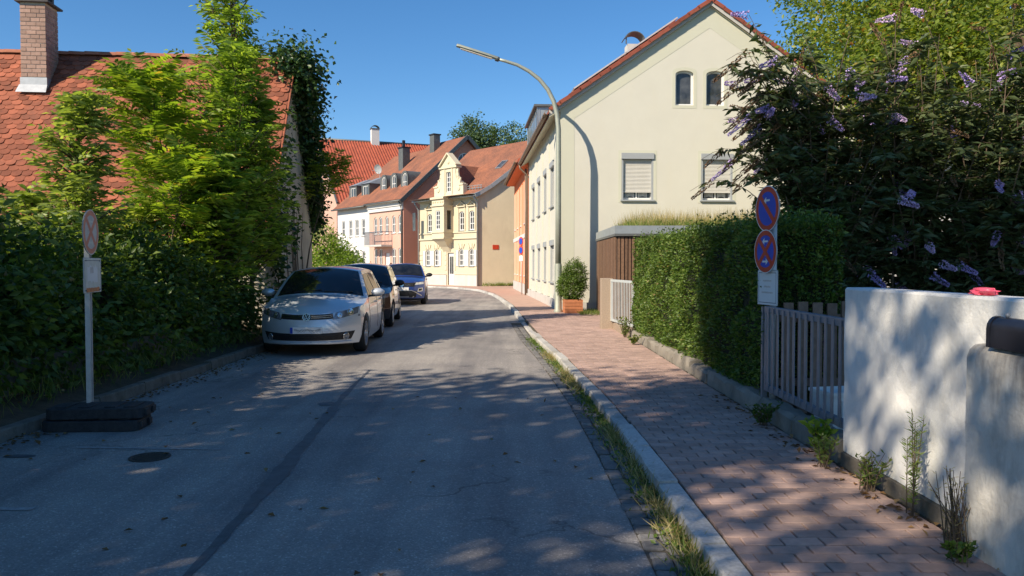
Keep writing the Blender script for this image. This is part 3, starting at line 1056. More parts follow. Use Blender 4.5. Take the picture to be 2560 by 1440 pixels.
# ------------------------------------------------------------------ big shade trees out of frame on the left (they darken the near road)
def shade_tree(label, loc, h, rad, zc, seed, nclump=900, per=38):
    b = []
    rr = random.Random(seed)
    for _ in range(9):
        a = rr.uniform(0, 6.28)
        d = rr.uniform(0, .62) * rad
        b.append((d * math.cos(a), d * math.sin(a), zc + rr.uniform(-.3, .3) * (h - zc), rad * rr.uniform(.42, .62), rad * rr.uniform(.42, .62), (h - zc) * rr.uniform(.5, .72)))
    return crown_tree('shade_tree', label, loc, (0.3, 0.2, zc + (h - zc) * .4), b, nclump, per, .42, .24, .62, 'lf_tree', .28, group=None, shell=.25)


SHADE = [('broad leafy tree left of the camera', (-9.2, -.1, 0), 11.2, 4.2, 7.6, 3, 330, 38),
         ('tall leafy tree left of the camera with a high crown', (-6.4, -.8, 0), 15.0, 3.5, 11.6, 4, 620, 36),
         ('leafy tree behind the camera on the left bank', (-7.5, -5.2, 0), 12.0, 3.8, 8.0, 5, 210, 30)]
for a in SHADE:
    shade_tree(*a)

# ------------------------------------------------------------------ old barn on the left with beaver-tail roof
BARN_A = R(5.74)
BL = 14.0
barn = thing('old_barn', 'old barn with weathered red tiled roof and ivy on its gable', 'barn', (-19.1, 14.7, -.08), BARN_A)
RY, RZ, EZ, FY, FZ = 3.4, 6.73, 2.2, 6.3, 2.87     # ridge depth and height, eaves
sl = math.atan2(RZ - EZ, RY)
# gable wall (right end) and the other walls
gw = MB()
out = [(0, 0), (FY - .1, 0), (FY - .1, FZ - .12), (RY, RZ - .16), (.1, EZ - .05), (0, EZ - .12)]
gw.wall(out, [], .35)
gm = gw.mesh('gable_wall')
o = obj('gable_wall', gm, M['barn_wall'], barn)
o.matrix_local = Matrix.Translation((BL, 0, 0)) @ Matrix.Rotation(R(90), 4, 'Z')
mb = MB().box(0, BL - .36, .15, .45, 0, EZ - .1)
mb.box(0, BL - .36, FY - .45, FY - .15, 0, FZ - .2)
mb.box(0, .3, .45, FY - .45, 0, 3.0)
obj('wall', mb, M['barn_wall'], barn)
# roof boarding below the tiles
mb = MB()
mb.add([(-.1, -.12, EZ - .2), (BL + .08, -.12, EZ - .2), (BL + .08, RY, RZ - .04), (-.1, RY, RZ - .04), (-.1, FY + .12, FZ - .2), (BL + .08, FY + .12, FZ - .2)], [(0, 1, 2, 3), (3, 2, 5, 4)])
md = obj('roof_boarding', mb, M['tile'], barn)
md.modifiers.new('solid', 'SOLIDIFY').thickness = -.08
# tiles
TW, TE, TL = .212, .158, .36
tp = [(-TW / 2 + .003, 0), (TW / 2 - .003, 0), (TW / 2 - .003, -TL * .78)]
for i in range(1, 6):
    a = math.pi * i / 6
    tp.append(((TW / 2 - .003) * math.cos(a), -TL * .78 - TL * .2 * math.sin(a)))
tp.append((-TW / 2 + .003, -TL * .78))
tm = MB().slab(tp, 0, .02)
tile_me = tm.mesh('tile')
tile_me.materials.append(M['tile'])
tv = np.array([v.co for v in tile_me.vertices])
tf = [tuple(p.vertices) for p in tile_me.polygons]
tiles = []
SL = math.hypot(RY + .12, RZ - EZ)
up = Vector((0, math.cos(sl), math.sin(sl)))
nr = Vector((0, -math.sin(sl), math.cos(sl)))
rows = int((SL + .05) / TE)
for r_ in range(rows):
    s_ = r_ * TE                       # distance down from the ridge
    x = 4.6 + (TW / 2 if r_ % 2 else 0)
    while x < BL + .02:
        tiles.append((x, s_, r_))
        x += TW
vis = [q for q in tiles if 7.0 < q[0] < 10.2 and 2 <= q[2] <= 22][:300]
visset = set(vis)


def tile_mx(x, s_):
    p = Vector((x + random.gauss(0, .004), RY, RZ)) - up * (s_ - .05 + random.gauss(0, .006)) + nr * (.012 + random.uniform(0, .006))
    return Matrix.Translation(p) @ Matrix.Rotation(sl - .085 + random.gauss(0, .012), 4, 'X') @ Matrix.Rotation(random.gauss(0, .014), 4, 'Z') @ Matrix.Rotation(random.gauss(0, .01), 4, 'Y')


mb = MB()
for q in tiles:
    mx = tile_mx(q[0], q[1])
    if q in visset:
        o = link('tile', tile_me, barn)
        o.matrix_local = mx
    else:
        A = np.array(mx)
        w = tv @ A[:3, :3].T + A[:3, 3]
        o_ = len(mb.v)
        mb.v += [tuple(v) for v in w]
        mb.f += [tuple(i + o_ for i in f) for f in tf]
tag(obj('tile_field', mb.mesh('tile_field', recalc=False), M['tile'], barn), kind='stuff')
# ridge tiles
rt = MB()
for i in range(9):
    pass
x = 4.6
rm = MB()
pr = [(.14 * math.cos(math.pi * k / 8), .11 * math.sin(math.pi * k / 8)) for k in range(9)]
P_ = [[(0, a, b) for a, b in pr], [(.40, a * .93, b * .93) for a, b in pr]]
rm.grid(P_)
rme = rm.mesh('ridge_tile', True)
rme.materials.append(M['ridge'])
while x < BL:
    o = link('ridge_tile', rme, barn)
    o.location = (x, RY, RZ - .01 + random.uniform(-.008, .008))
    o.rotation_euler = (0, random.gauss(0, .012), random.gauss(0, .012))
    x += .37
# chimney (stands in the slope just below the ridge)
cx0, cx1, cy0, cy1 = 7.95, 8.52, 2.55, 3.15
ch = MB().box(cx0 + .012, cx1 - .012, cy0 + .012, cy1 - .012, 5.2, 7.72)
chim = obj('chimney', ch, M['mortar'], barn)
bh = .0985
for c in range(17):
    z = 5.98 + c * bh
    for side in range(2):
        a0, a1 = (cx0, cx1) if side == 0 else (cy0, cy1)
        w = a1 - a0
        cuts = [0, .25, .62, 1] if (c + side) % 2 == 0 else [0, .42, .78, 1]
        cuts = [0] + [k + random.uniform(-.03, .03) for k in cuts[1:-1]] + [1]
        for u0, u1 in zip(cuts[:-1], cuts[1:]):
            b0, b1 = a0 + w * u0 + .006, a0 + w * u1 - .006
            pr_ = random.uniform(-.004, .004)
            if side == 0:
                k = MB().box(b0, b1, cy0 - pr_, cy0 + .05, z + .008, z + bh - .008)
            else:
                k = MB().box(cx1 - .05, cx1 + pr_, b0, b1, z + .008, z + bh - .008)
            obj('brick', k, M['chim_brick'], chim)
mb = MB().box(cx0 - .012, cx1 + .012, cy0 - .012, cy1 + .012, 5.6, 5.97)
mb.add([(cx0 - .05, cy0 - .16, 5.60), (cx1 + .05, cy0 - .16, 5.60), (cx1 + .025, cy0 - .03, 5.80), (cx0 - .025, cy0 - .03, 5.80)], [(0, 1, 2, 3)])
obj('flashing', mb, M['lead'], chim)
mb = MB().lathe([(.52, 7.71), (.53, 7.75), (.40, 7.80)], 4, Matrix.Translation(((cx0 + cx1) / 2, (cy0 + cy1) / 2, 0)) @ Matrix.Rotation(R(45), 4, 'Z'))
obj('cap_slab', mb, M['slate'], chim)
mb = MB()
for dx in (-.17, .17):
    for dy in (-.17, .17):
        mb.box((cx0 + cx1) / 2 + dx - .07, (cx0 + cx1) / 2 + dx + .07, (cy0 + cy1) / 2 + dy - .05, (cy0 + cy1) / 2 + dy + .05, 7.79, 8.02)
P_ = [[((cx0 + cx1) / 2 + .3 * math.cos(math.pi * k / 12), yy, 7.98 + .27 * math.sin(math.pi * k / 12)) for k in range(13)] for yy in (cy0 - .02, cy1 + .02)]
mb.grid(P_)
o = obj('cowl', mb, M['slate'], chim)
o.modifiers.new('solid', 'SOLIDIFY').thickness = .04

# ivy on the gable, the verge and the ridge end
gx = BL + .02
pts, outs = [], []
for _ in range(5200):
    y = random.uniform(-.2, FY + .2)
    zt = (EZ + (RZ - EZ) * y / RY) if y < RY else (RZ - (RZ - FZ) * (y - RY) / (FY - RY))
    z = random.uniform(0, zt + .1)
    near_edge = zt - z
    far_side = (y - RY) / (FY - RY)
    dens = math.exp(-near_edge / .55) + (.9 if y < 1.6 else 0) + (.75 if 2.2 < y < 3.0 and z < 4.6 and math.sin(z * 2 + y * 3) > -.5 else 0)
    dens *= .55 + .45 * math.sin(y * 5 + z * 3.1)
    if random.random() < dens:
        pts.append((gx + abs(random.gauss(0, .12)), y, z))
        outs.append((1, 0, 0))
for _ in range(11500):                # thick mop over ridge end and far verge
    t_ = random.random() ** 1.2
    y = RY - .25 + (FY - RY + .2) * t_
    zt = RZ - (RZ - FZ) * max(0, (y - RY)) / (FY - RY)
    sp = .42 * (1 - .6 * t_)
    pts.append((gx + random.gauss(.02, sp * .8), y + random.gauss(.05, sp * .9), zt - .22 + random.gauss(.0, sp * .75)))
    outs.append((.6, .3, .3))
V, F = leaf_cloud(np.array(pts), .125, .8, np.array(outs), .5, .3)
ivy = thing('ivy', 'dark ivy climbing the barn gable and hanging over its verge', 'ivy', (-19.1, 14.7, 0), BARN_A)
obj('foliage', np_mesh('foliage', V, F), M['lf_ivy'], ivy)
mb = MB()
for k in range(9):
    y = random.uniform(.3, FY - .6)
    mb.tube([(gx + .02, y, 0), (gx + .03, y + .1, 1.0), (gx + .02, y - .1, 2.0), (gx + .03, y + random.uniform(-.3, .3), 2.9)], [.02, .016, .012, .006], 5)
obj('stem', mb, M['twig'], ivy, True)

# ------------------------------------------------------------------ left hedge and saplings
def hedge_left():
    t = thing('overgrown_hedge', 'overgrown dark mixed hedge on the bank behind the left kerb', 'hedge', (-5.6, 9.5, .15))
    blobs = []
    y = -6.5
    while y < 4.6:
        blobs.append((random.uniform(-.35, .15), y, random.uniform(.7, 1.0), random.uniform(.75, 1.0), random.uniform(.7, 1.0), random.uniform(.85, 1.05)))
        blobs.append((random.uniform(.3, .55), y + random.uniform(-.2, .2), random.uniform(.3, .55), random.uniform(.4, .6), random.uniform(.45, .6), random.uniform(.4, .6)))
        y += .5
    P, O, C = clumps(blobs, 3300, 20, .13, .72)
    k = P[:, 2] > .02
    V, F = leaf_cloud(P[k], .11, .5, O[k], .25, .45)
    obj('foliage', np_mesh('foliage', V, F), M['lf_dark'], t)
    mb = MB()
    for k in range(34):
        y = random.uniform(-6.3, 4.3)
        a = random.uniform(-.5, .5)
        mb.tube([(a * .5, y, -.1), (a * .7, y + random.uniform(-.1, .1), .6), (a, y + random.uniform(-.3, .3), 1.5)], [.022, .016, .006], 5)
    obj('stem', mb, M['twig'], t, True)
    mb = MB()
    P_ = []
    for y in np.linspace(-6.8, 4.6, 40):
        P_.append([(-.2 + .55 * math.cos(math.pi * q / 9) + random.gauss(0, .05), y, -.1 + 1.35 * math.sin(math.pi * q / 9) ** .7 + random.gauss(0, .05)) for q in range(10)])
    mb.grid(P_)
    obj('dark_filler', mb, M['hedge_core'], t, True)  # solid dark core added so the hedge is not see-through, no real twigs


hedge_left()
# low concrete edging wall at the foot of the hedge
mb = MB()
P_ = []
for y in np.linspace(6.9, 13.5, 30):
    P_.append([(-5.02 + random.gauss(0, .01), y, .1), (-5.04 + random.gauss(0, .01), y, .55 + random.gauss(0, .015)), (-5.2, y, .56 + random.gauss(0, .015)), (-5.22, y, .1)])
mb.grid(P_)
tag(obj('garden_edging', mb, M['concrete_dark'], smooth=False), 'low dark concrete edging wall under the left hedge', 'wall')


def feather_tree(name, label, loc, h, r0, levels, nleaf, L, nl, ll, lw, lm, rad, lean=(0, 0), z0=.35, droop=.35):
    """sapling with ascending branches that carry feather-shaped compound leaves"""
    t = thing(name, label, 'tree', loc)
    mb = MB()
    top = Vector((lean[0], lean[1], h))
    tr = [Vector((lean[0] * q * q, lean[1] * q * q, h * q)) + Vector((math.sin(q * 9 + loc[0]), math.cos(q * 7), 0)) * .03 * q for q in np.linspace(0, 1, 10)]
    mb.tube(tr, [r0 * (1.05 - .95 * i / 9) for i in range(10)], 7)
    P, D = [], []
    for i in range(levels):
        q = z0 + (1 - z0) * (i + random.random()) / levels * .97
        a = random.uniform(0, 6.28)
        base = Vector((lean[0] * q * q, lean[1] * q * q, h * q))
        ln = rad * (1.15 - .75 * (q - z0) / (1 - z0)) * random.uniform(.6, 1.1)
        d = Vector((math.cos(a), math.sin(a), random.uniform(.45, 1.0))).normalized()
        pts = [base, base + d * ln * .5 + Vector((0, 0, .02)), base + d * ln + Vector((0, 0, .12 * ln))]
        mb.tube(pts, [r0 * .34, r0 * .22, r0 * .08], 5)
        for k in range(nleaf):
            u = .25 + .75 * (k + .5) / nleaf
            p = base + d * ln * u + Vector((0, 0, .12 * ln * u * u))
            b = random.uniform(0, 6.28)
            dd = Vector((math.cos(b), math.sin(b), random.uniform(.1, .9))) + d * .7
            P.append(p)
            D.append(dd.normalized())
    for k in range(nleaf * 3):
        b = random.uniform(0, 6.28)
        P.append(top + Vector((0, 0, -.35 * random.random())))
        D.append(Vector((math.cos(b), math.sin(b), random.uniform(.3, 1.2))).normalized())
    n = len(P)
    V, F = pinnate(np.array(P), np.array(D), RNG.uniform(.7, 1.15, n) * L, nl, ll, lw, droop)
    obj('crown', np_mesh('crown', V, F), M[lm], t)
    obj('trunk', mb, M['twig'], t, True)
    return t


# tall ash in front of the barn gable, feathery staghorn-like sapling, elder at the left
feather_tree('ash_tree', 'tall slender ash sapling rising past the barn ridge', (-5.75, 15.4, .3), 7.0, .06, 140, 5, .42, 4, .15, .05, 'lf_ash', 1.45, (.2, .2), .16)
feather_tree('ash_tree', 'second ash stem growing beside the ivy covered gable', (-5.25, 14.6, .3), 5.2, .045, 95, 5, .40, 4, .15, .052, 'lf_ash', 1.15, (.1, -.1), .16)
feather_tree('ash_tree', 'short ash sapling between the feather leaved tree and tall ash', (-6.1, 14.3, .3), 4.6, .045, 48, 5, .42, 4, .15, .05, 'lf_ash', .95, (-.3, 0), .18)
feather_tree('feather_leaved_tree', 'bright green feather leaved sapling with bare trunk behind hedge', (-5.72, 12.9, .25), 4.25, .045, 21, 5, .92, 11, .22, .055, 'lf_fern', .7, (-.35, .1), .5, .28)
feather_tree('feather_leaved_tree', 'low feather leaved shoot leaning out of the hedge top', (-5.55, 12.3, .25), 2.9, .03, 14, 4, .75, 10, .2, .05, 'lf_fern', .5, (.3, .1), .5, .3)
feather_tree('elder_bush', 'upright elder bush at the left edge in front of the tiled roof', (-6.05, 10.6, .25), 3.5, .05, 70, 5, .32, 3, .15, .06, 'lf_elder', .72, (.1, 0), .2)
feather_tree('elder_bush', 'lower elder bush behind the hedge beside the round sign', (-7.0, 11.3, .25), 2.1, .05, 62, 5, .34, 3, .16, .065, 'lf_elder', 1.1, (0, 0), .2)
feather_tree('elder_bush', 'leafy elder shoots between hedge and roof eave', (-6.5, 12.6, .25), 2.0, .05, 50, 5, .34, 3, .16, .065, 'lf_elder', 1.1, (.4, 0), .2)
feather_tree('elder_bush', 'bushy elder spilling over the hedge near the parked cars', (-5.2, 13.3, .25), 2.9, .05, 115, 6, .36, 3, .17, .07, 'lf_ash', 1.05, (.1, 0), .2)
feather_tree('ash_tree', 'bushy ash thicket covering the lower gable and roof edge', (-5.15, 15.2, .3), 4.4, .05, 120, 5, .40, 4, .15, .055, 'lf_ash', 1.0, (0, .1), .2)
blobs = [(0, 0, 1.7, 1.1, 1.2, 1.5), (.2, .7, 1.5, .9, .9, 1.4), (-.4, -.8, 2.0, 1.0, 1.0, 1.5), (.3, -1.6, 1.6, .9, 1.0, 1.4)]
crown_tree('added_shade_shrub', 'tall unseen shrub added to shade the road beside the left hedge', (-6.6, 7.3, .2), (0, 0, 2.4), blobs, 900, 20, .15, .12, .55, 'lf_dark', .06, shell=.55, cat='shrub')  # added out of view to throw shade over the left side of the road
# bush and low branch beyond the barn corner
blobs = [(0, 0, 1.2, 1.0, 1.2, 1.2), (.5, -.3, 1.0, .8, .8, 1.0), (-.5, .3, 1.8, .8, .9, 1.2), (.6, .5, .8, .7, .8, .8)]
crown_tree('round_bush', 'rounded green bush beyond the barn corner behind the parked cars', (-6.35, 27.2, 0), (0, 0, 1.6), blobs, 900, 22, .14, .10, .5, 'lf_ash', .06, shell=.6, cat='bush')
feather_tree('ash_tree', 'thin ash branch reaching out beyond the barn gable', (-5.6, 20.6, 0), 4.3, .03, 26, 5, .4, 5, .12, .04, 'lf_fern', .8, (.9, .2), .72)
# ------------------------------------------------------------------ cream house on the right, gable to the camera
HA = R(3.43)
WG, EZ2, TP = 9.4, 6.35, .69
HLEN = 12.0
house = thing('cream_house', 'cream rendered house with red verge tiles and a wide sunlit gable', 'house', (1.5, 24, 0), HA)
AP = EZ2 + WG / 2 * TP
w1, w2 = rect(1.93, 2.94, 3.56, 5.0), rect(4.46, 5.47, 3.56, 5.0)
a1, a2 = arch(3.62, 4.20, 6.52, 7.60, .12), arch(4.60, 5.18, 6.52, 7.60, .12)
mb = MB().wall([(0, 0), (WG, 0), (WG, EZ2), (WG / 2, AP), (0, EZ2)], [w1, w2, a1, a2], .3)
obj('gable_wall', mb, M['cream'], house)
# painted bands: corner and verge border, window surrounds
mb = MB()
mb.wall([(0, .35), (WG, .35), (WG, EZ2 - .02), (WG / 2, AP - .02), (0, EZ2 - .02)], [[(.44, .36), (WG - .44, .36), (WG - .44, EZ2 - .28), (WG / 2, AP - .66), (.44, EZ2 - .28)]], .004, False)
o = obj('painted_border', mb, M['cream_trim'], house)
o.location.y = -.005
for hl in (w1, w2, a1, a2):
    xs = [p[0] for p in hl]
    zs = [p[1] for p in hl]
    cx, cz = (min(xs) + max(xs)) / 2, (min(zs) + max(zs)) / 2
    k1, k2 = 1 + .2 / (max(xs) - min(xs)), 1 + .2 / (max(zs) - min(zs))
    mb = MB().wall([(cx + (x - cx) * k1, cz + (z - cz) * k2) for x, z in hl], [hl], .004, False)
    o = obj('window_surround', mb, M['cream_trim'], house)
    o.location.y = -.0055


def shutter_window(par, hl, mx=None, open_=.25):
    """window with grey box, roller shutter most of the way down, white sashes below"""
    xs = [p[0] for p in hl]
    zs = [p[1] for p in hl]
    x0, x1, z0, z1 = min(xs), max(xs), min(zs), max(zs)
    w = window(par, hl, .2, .07, (1, 0))
    bx = MB().box(x0 - .01, x1 + .01, -.05, .12, z1 - .17, z1 + .012)
    obj('shutter_box', bx, M['grey_frame'], w)
    sh = MB()
    zb = z0 + open_
    n = int((z1 - .17 - zb) / .042)
    for k in range(n):
        za = z1 - .17 - (k + 1) * .042
        sh.add([(x0 + .06, .075, za), (x1 - .06, .075, za), (x1 - .06, .062, za + .02), (x0 + .06, .062, za + .02), (x1 - .06, .075, za + .041), (x0 + .06, .075, za + .041)], [(0, 1, 2, 3), (3, 2, 4, 5)])
    obj('roller_shutter', sh, M['shutter'], w)
    parts('guide_rail', [MB().box(x0 - .002, x0 + .055, .0, .12, z0, z1 - .17), MB().box(x1 - .055, x1 + .002, .0, .12, z0, z1 - .17)], M['grey_frame'], w)
    obj('end_bar', MB().box(x0 + .06, x1 - .06, .055, .09, zb - .02, zb + .018), M['shutter'], w)
    cu = MB()
    for xm in (x0 + (x1 - x0) * .3, x0 + (x1 - x0) * .7):
        for j in range(7):
            cu.box(xm - .13 + j * .04, xm - .11 + j * .04, .188, .192, z0 + .08 + .05 * math.sin(j * .52), zb - .02)
    obj('curtain', cu, M['white_frame'], w)
    obj('sill', MB().box(x0 - .04, x1 + .04, -.07, .16, z0 - .05, z0 - .004), M['grey_frame'], w)
    if mx is not None:
        w.matrix_local = mx
    return w


for hl in (w1, w2):
    shutter_window(house, hl)
for hl in (a1, a2):
    window(house, hl, .14, .055, (0, 0), sill=None)
    xs = [p[0] for p in hl]
# street-side facade
F0 = Matrix.Translation((0, HLEN, 0)) @ Matrix.Rotation(R(-90), 4, 'Z')
fh = []
for yn in (2.2, 4.4, 6.9, 9.4):
    s_ = HLEN - yn
    fh.append(rect(s_ - .55, s_ + .55, 3.5, 5.0))
    fh.append(rect(s_ - .55, s_ + .55, .95, 2.35))
mb = MB().wall(rect(0, HLEN - .02, 0, EZ2), fh, .3)
o = obj('street_wall', mb, M['cream'], house)
o.matrix_local = F0
for hl in fh:
    shutter_window(house, hl, F0, .04)
parts('pilaster', [MB().box(HLEN - yn - .35, HLEN - yn + .35, -.045, -.002, .42, 5.75) for yn in (.9, 3.3, 5.6, 8.1, 10.9)], M['cream'], house, F0)
mb = MB().box(-.01, HLEN - .02, -.06, -.002, 0, .40)
o = obj('plinth', mb, M['plinth'], house)
o.matrix_local = F0
mb = MB().box(.02, WG, -.055, -.002, 0, .34)
obj('plinth', mb, M['plinth'], house)
mb = MB().box(WG - .3, WG, .3, HLEN - .3, 0, EZ2)
mb.box(.3, WG, HLEN - .3, HLEN - .02, 0, EZ2)
obj('rear_wall', mb, M['cream'], house)
# roof slabs
OV, VO = .36, .16


def roof_slab(par, x0, x1, y0, y1, ze, tp, w, th, m, name='roof'):
    """two slopes over a gable of width w, ridge along y"""
    xm = w / 2
    mb = MB()
    for sg in (0, 1):
        xe = x0 if sg == 0 else x1
        ze_ = ze - tp * (abs(x0) if sg == 0 else x1 - w)
        v = [(xe, y0, ze_), (xm, y0, ze + xm * tp), (xm, y1, ze + xm * tp), (xe, y1, ze_)]
        v += [(a, b, c + th) for a, b, c in v]
        mb.add(v, [(0, 1, 2, 3), (4, 7, 6, 5), (0, 4, 5, 1), (2, 6, 7, 3), (0, 3, 7, 4), (1, 5, 6, 2)])
    return obj(name, mb, m, par)


roof = roof_slab(house, -OV, WG + OV, -VO + .06, HLEN, EZ2 + .02, TP, WG, .2, M['pantile'])
mb = MB()
for sg in (0, 1):
    xe = -OV if sg == 0 else WG + OV
    ze_ = EZ2 - .0 - TP * OV
    mb.add([(xe, -VO + .05, ze_), (WG / 2, -VO + .05, AP), (WG / 2, -VO + .05, AP + .21), (xe, -VO + .05, ze_ + .21)], [(0, 1, 2, 3)])
o = obj('bargeboard', mb, M['plinth'], house)
o.modifiers.new('solid', 'SOLIDIFY').thickness = .03
mb = MB()
sl2 = math.atan(TP)
LS = (WG / 2 + OV) / math.cos(sl2)
vt = MB().box(-.01, .40, -.03, .10, -.012, .022).box(-.01, .40, -.035, -.012, -.095, .0)
vt_me = vt.mesh('verge_tile')
vt_me.materials.append(M['tile_red'])
n = int(LS / .375)
for sg in (0, 1):
    for k in range(n + 1):
        s_ = k * .375
        if s_ > LS:
            break
        o = link('verge_tile', vt_me, house)
        if sg == 0:
            p = Vector((-OV + s_ * math.cos(sl2), -VO, EZ2 - TP * OV + .24 + s_ * math.sin(sl2)))
            o.matrix_local = Matrix.Translation(p) @ Matrix.Rotation(-sl2 + .045, 4, 'Y')
        else:
            p = Vector((WG + OV - s_ * math.cos(sl2), -VO, EZ2 - TP * OV + .24 + s_ * math.sin(sl2)))
            o.matrix_local = Matrix.Translation(p) @ Matrix.Scale(-1, 4, (1, 0, 0)) @ Matrix.Rotation(-sl2 + .045, 4, 'Y')
# gutter, downpipe, soffit
mb = MB()
G_ = []
for yy in np.linspace(-VO, HLEN, 12):
    G_.append([(-OV - .07 + .075 * math.cos(math.pi + math.pi * q / 6), yy, EZ2 - TP * OV + .13 + .075 * math.sin(math.pi + math.pi * q / 6)) for q in range(7)])
mb.grid(G_)
o = obj('gutter', mb, M['gutter'], house, True)
o.modifiers.new('solid', 'SOLIDIFY').thickness = .008
mb = MB()
for yy in np.arange(-.2, HLEN, .8):
    mb.bar((-OV - .15, yy, EZ2 - TP * OV + .14), (-OV + .06, yy, EZ2 - TP * OV + .2), .02, .012)
obj('gutter_bracket', mb, M['gutter'], house)
mb = MB().tube([(-OV - .07, HLEN - .12, EZ2 - .2), (-OV - .05, HLEN - .12, EZ2 - .35), (-.09, HLEN - .12, EZ2 - .65), (-.09, HLEN - .12, .2)], .05, 8)
obj('downpipe', mb, M['gutter'], house, True)
mb = MB().add([(-OV, -VO + .02, EZ2 - TP * OV - .012), (0.0, -VO + .02, EZ2 - .03), (0.0, HLEN, EZ2 - .03), (-OV, HLEN, EZ2 - TP * OV - .012)], [(0, 1, 2, 3)])
o = obj('soffit', mb, M['soffit'], house)
o.modifiers.new('solid', 'SOLIDIFY').thickness = .015
mb = MB().add([(-OV, -VO + .08, EZ2 - TP * OV - .004), (WG / 2, -VO + .08, AP - .004), (WG / 2, 0, AP - .004), (-OV, 0, EZ2 - TP * OV - .004)], [(0, 1, 2, 3)])
mb.add([(WG + OV, -VO + .08, EZ2 - TP * OV - .004), (WG / 2, -VO + .08, AP - .004), (WG / 2, 0, AP - .004), (WG + OV, 0, EZ2 - TP * OV - .004)], [(0, 1, 2, 3)])
obj('verge_soffit', mb, M['soffit'], house)
# solar panels on the street slope
for r_ in range(2):
    for k in range(6):
        s0 = 1.0 + r_ * 2.0
        y0 = .15 + k * 1.25
        mx = Matrix.Translation(Vector((-OV, y0, EZ2 - TP * OV + .35))) @ Matrix.Rotation(-sl2, 4, 'Y')
        o = obj('solar_panel', MB().box(s0, s0 + 1.96, 0, 1.2, .0, .035), M['solar'], house)
        o.matrix_local = mx
        fr = MB()
        for b in ((s0 - .004, s0 + 1.964, -.012, .012), (s0 - .004, s0 + 1.964, 1.19, 1.212), (s0 - .004, s0 + .02, .012, 1.19), (s0 + 1.94, s0 + 1.964, .012, 1.19)):
            fr.box(b[0], b[1], b[2], b[3], -.003, .04)
        fo = obj('panel_frame', fr, M['alu'], o)
# chimney with a curved cowl behind the ridge slope
mb = MB().box(3.2, 3.75, 5.2, 5.75, 8.2, 9.9)
c_ = obj('chimney', mb, M['plinth'], house)
mb = MB()
mb.grid([[(3.47 + .42 * math.cos(math.pi * (.12 + .76 * k / 10)), yy, 9.95 + .42 * math.sin(math.pi * (.12 + .76 * k / 10))) for k in range(11)] for yy in (5.15, 5.8)])
for xx in (3.15, 3.8):
    mb.box(xx - .02, xx + .02, 5.2, 5.24, 9.9, 10.15)
o = obj('cowl', mb, M['anthracite'], c_)
o.modifiers.new('solid', 'SOLIDIFY').thickness = .03
# metal dormer on the street slope
dz0, dz1 = EZ2 - .02, 7.85
mb = MB().box(-.06, 2.6, 7.0, 11.8, dz0, dz1)
d_ = obj('dormer', mb, M['zinc'], house)
mb = MB().box(-.2, 2.7, 6.9, 11.9, dz1 + .002, dz1 + .09)
obj('dormer_roof', mb, M['anthracite'], d_)
mb = MB()
for k in range(9):
    yy = 7.0 + 4.8 * k / 8
    mb.box(-.085, -.058, yy - .03, yy + .03, dz0, dz1)
for k in range(5):
    mb.box(2.5 * k / 5, 2.5 * k / 5 + .03, 6.975, 6.999, dz0, dz1)
obj('standing_seam', mb, M['zinc'], d_)
for k in range(4):
    yy = 7.3 + k * 1.15
    mb = MB().box(-.075, -.062, yy, yy + .85, dz0 + .35, dz1 - .15)
    obj('window', mb, M['glass'], d_)

# ------------------------------------------------------------------ orange house next along the street
oloc = Vector((1.5, 24, 0)) + Matrix.Rotation(HA, 3, 'Z') @ Vector((-.03, HLEN + .01, 0))
OL = 10.2
ora = thing('orange_house', 'orange rendered house with pale window bays beyond the cream house', 'house', oloc, HA)
F1 = Matrix.Translation((0, OL, 0)) @ Matrix.Rotation(R(-90), 4, 'Z')
oh = []
for yn in (1.6, 4.1, 6.6, 8.8):
    s_ = OL - yn
    oh.append(rect(s_ - .4, s_ + .4, 3.55, 5.2))
    oh.append(rect(s_ - .4, s_ + .4, 1.0, 2.6))
mb = MB().wall(rect(0, OL, 0, EZ2 + .2), oh, .3)
o = obj('street_wall', mb, M['orange'], ora)
o.matrix_local = F1
for hl in oh:
    w = window(ora, hl, .14, .07, (1, 1), sill='white_frame')
    w.matrix_local = F1
parts('window_bay_trim', [MB().box(OL - yn + a, OL - yn + a + .2, -.05, -.002, .6, 5.6) for yn in (1.6, 4.1, 6.6, 8.8) for a in (-.62, .42)], M['peach'], ora, F1)
mb = MB().box(0, OL, -.07, -.002, 0, .58)
o = obj('plinth', mb, M['plinth'], ora)
o.matrix_local = F1
mb = MB().box(0, OL, -.06, -.002, 2.85, 3.05)
o = obj('string_course', mb, M['white_frame'], ora)
o.matrix_local = F1
mb = MB().box(.3, WG, OL - .3, OL - .004, 0, EZ2).box(WG - .3, WG, 0.02, OL - .3, 0, EZ2)
obj('rear_wall', mb, M['orange'], ora)
roof_slab(ora, -.48, WG + .4, .01, OL + .25, EZ2 + .22, TP, WG, .2, M['pantile'])
mb = MB()
mb.grid([[(-.56 + .075 * math.cos(math.pi + math.pi * q / 6), yy, EZ2 + .02 + .075 * math.sin(math.pi + math.pi * q / 6)) for q in range(7)] for yy in np.linspace(0, OL + .3, 8)])
o = obj('gutter', mb, M['gutter'], ora, True)
o.modifiers.new('solid', 'SOLIDIFY').thickness = .008
mb = MB().box(-.47, -.002, .02, OL, EZ2 - .14, EZ2 - .06)
obj('eave_soffit', mb, M['orange'], ora)
mb = MB().tube([(-.1, .12, 6.0), (-.1, .12, .1)], .05, 8)
obj('downpipe', mb, M['gutter'], ora, True)
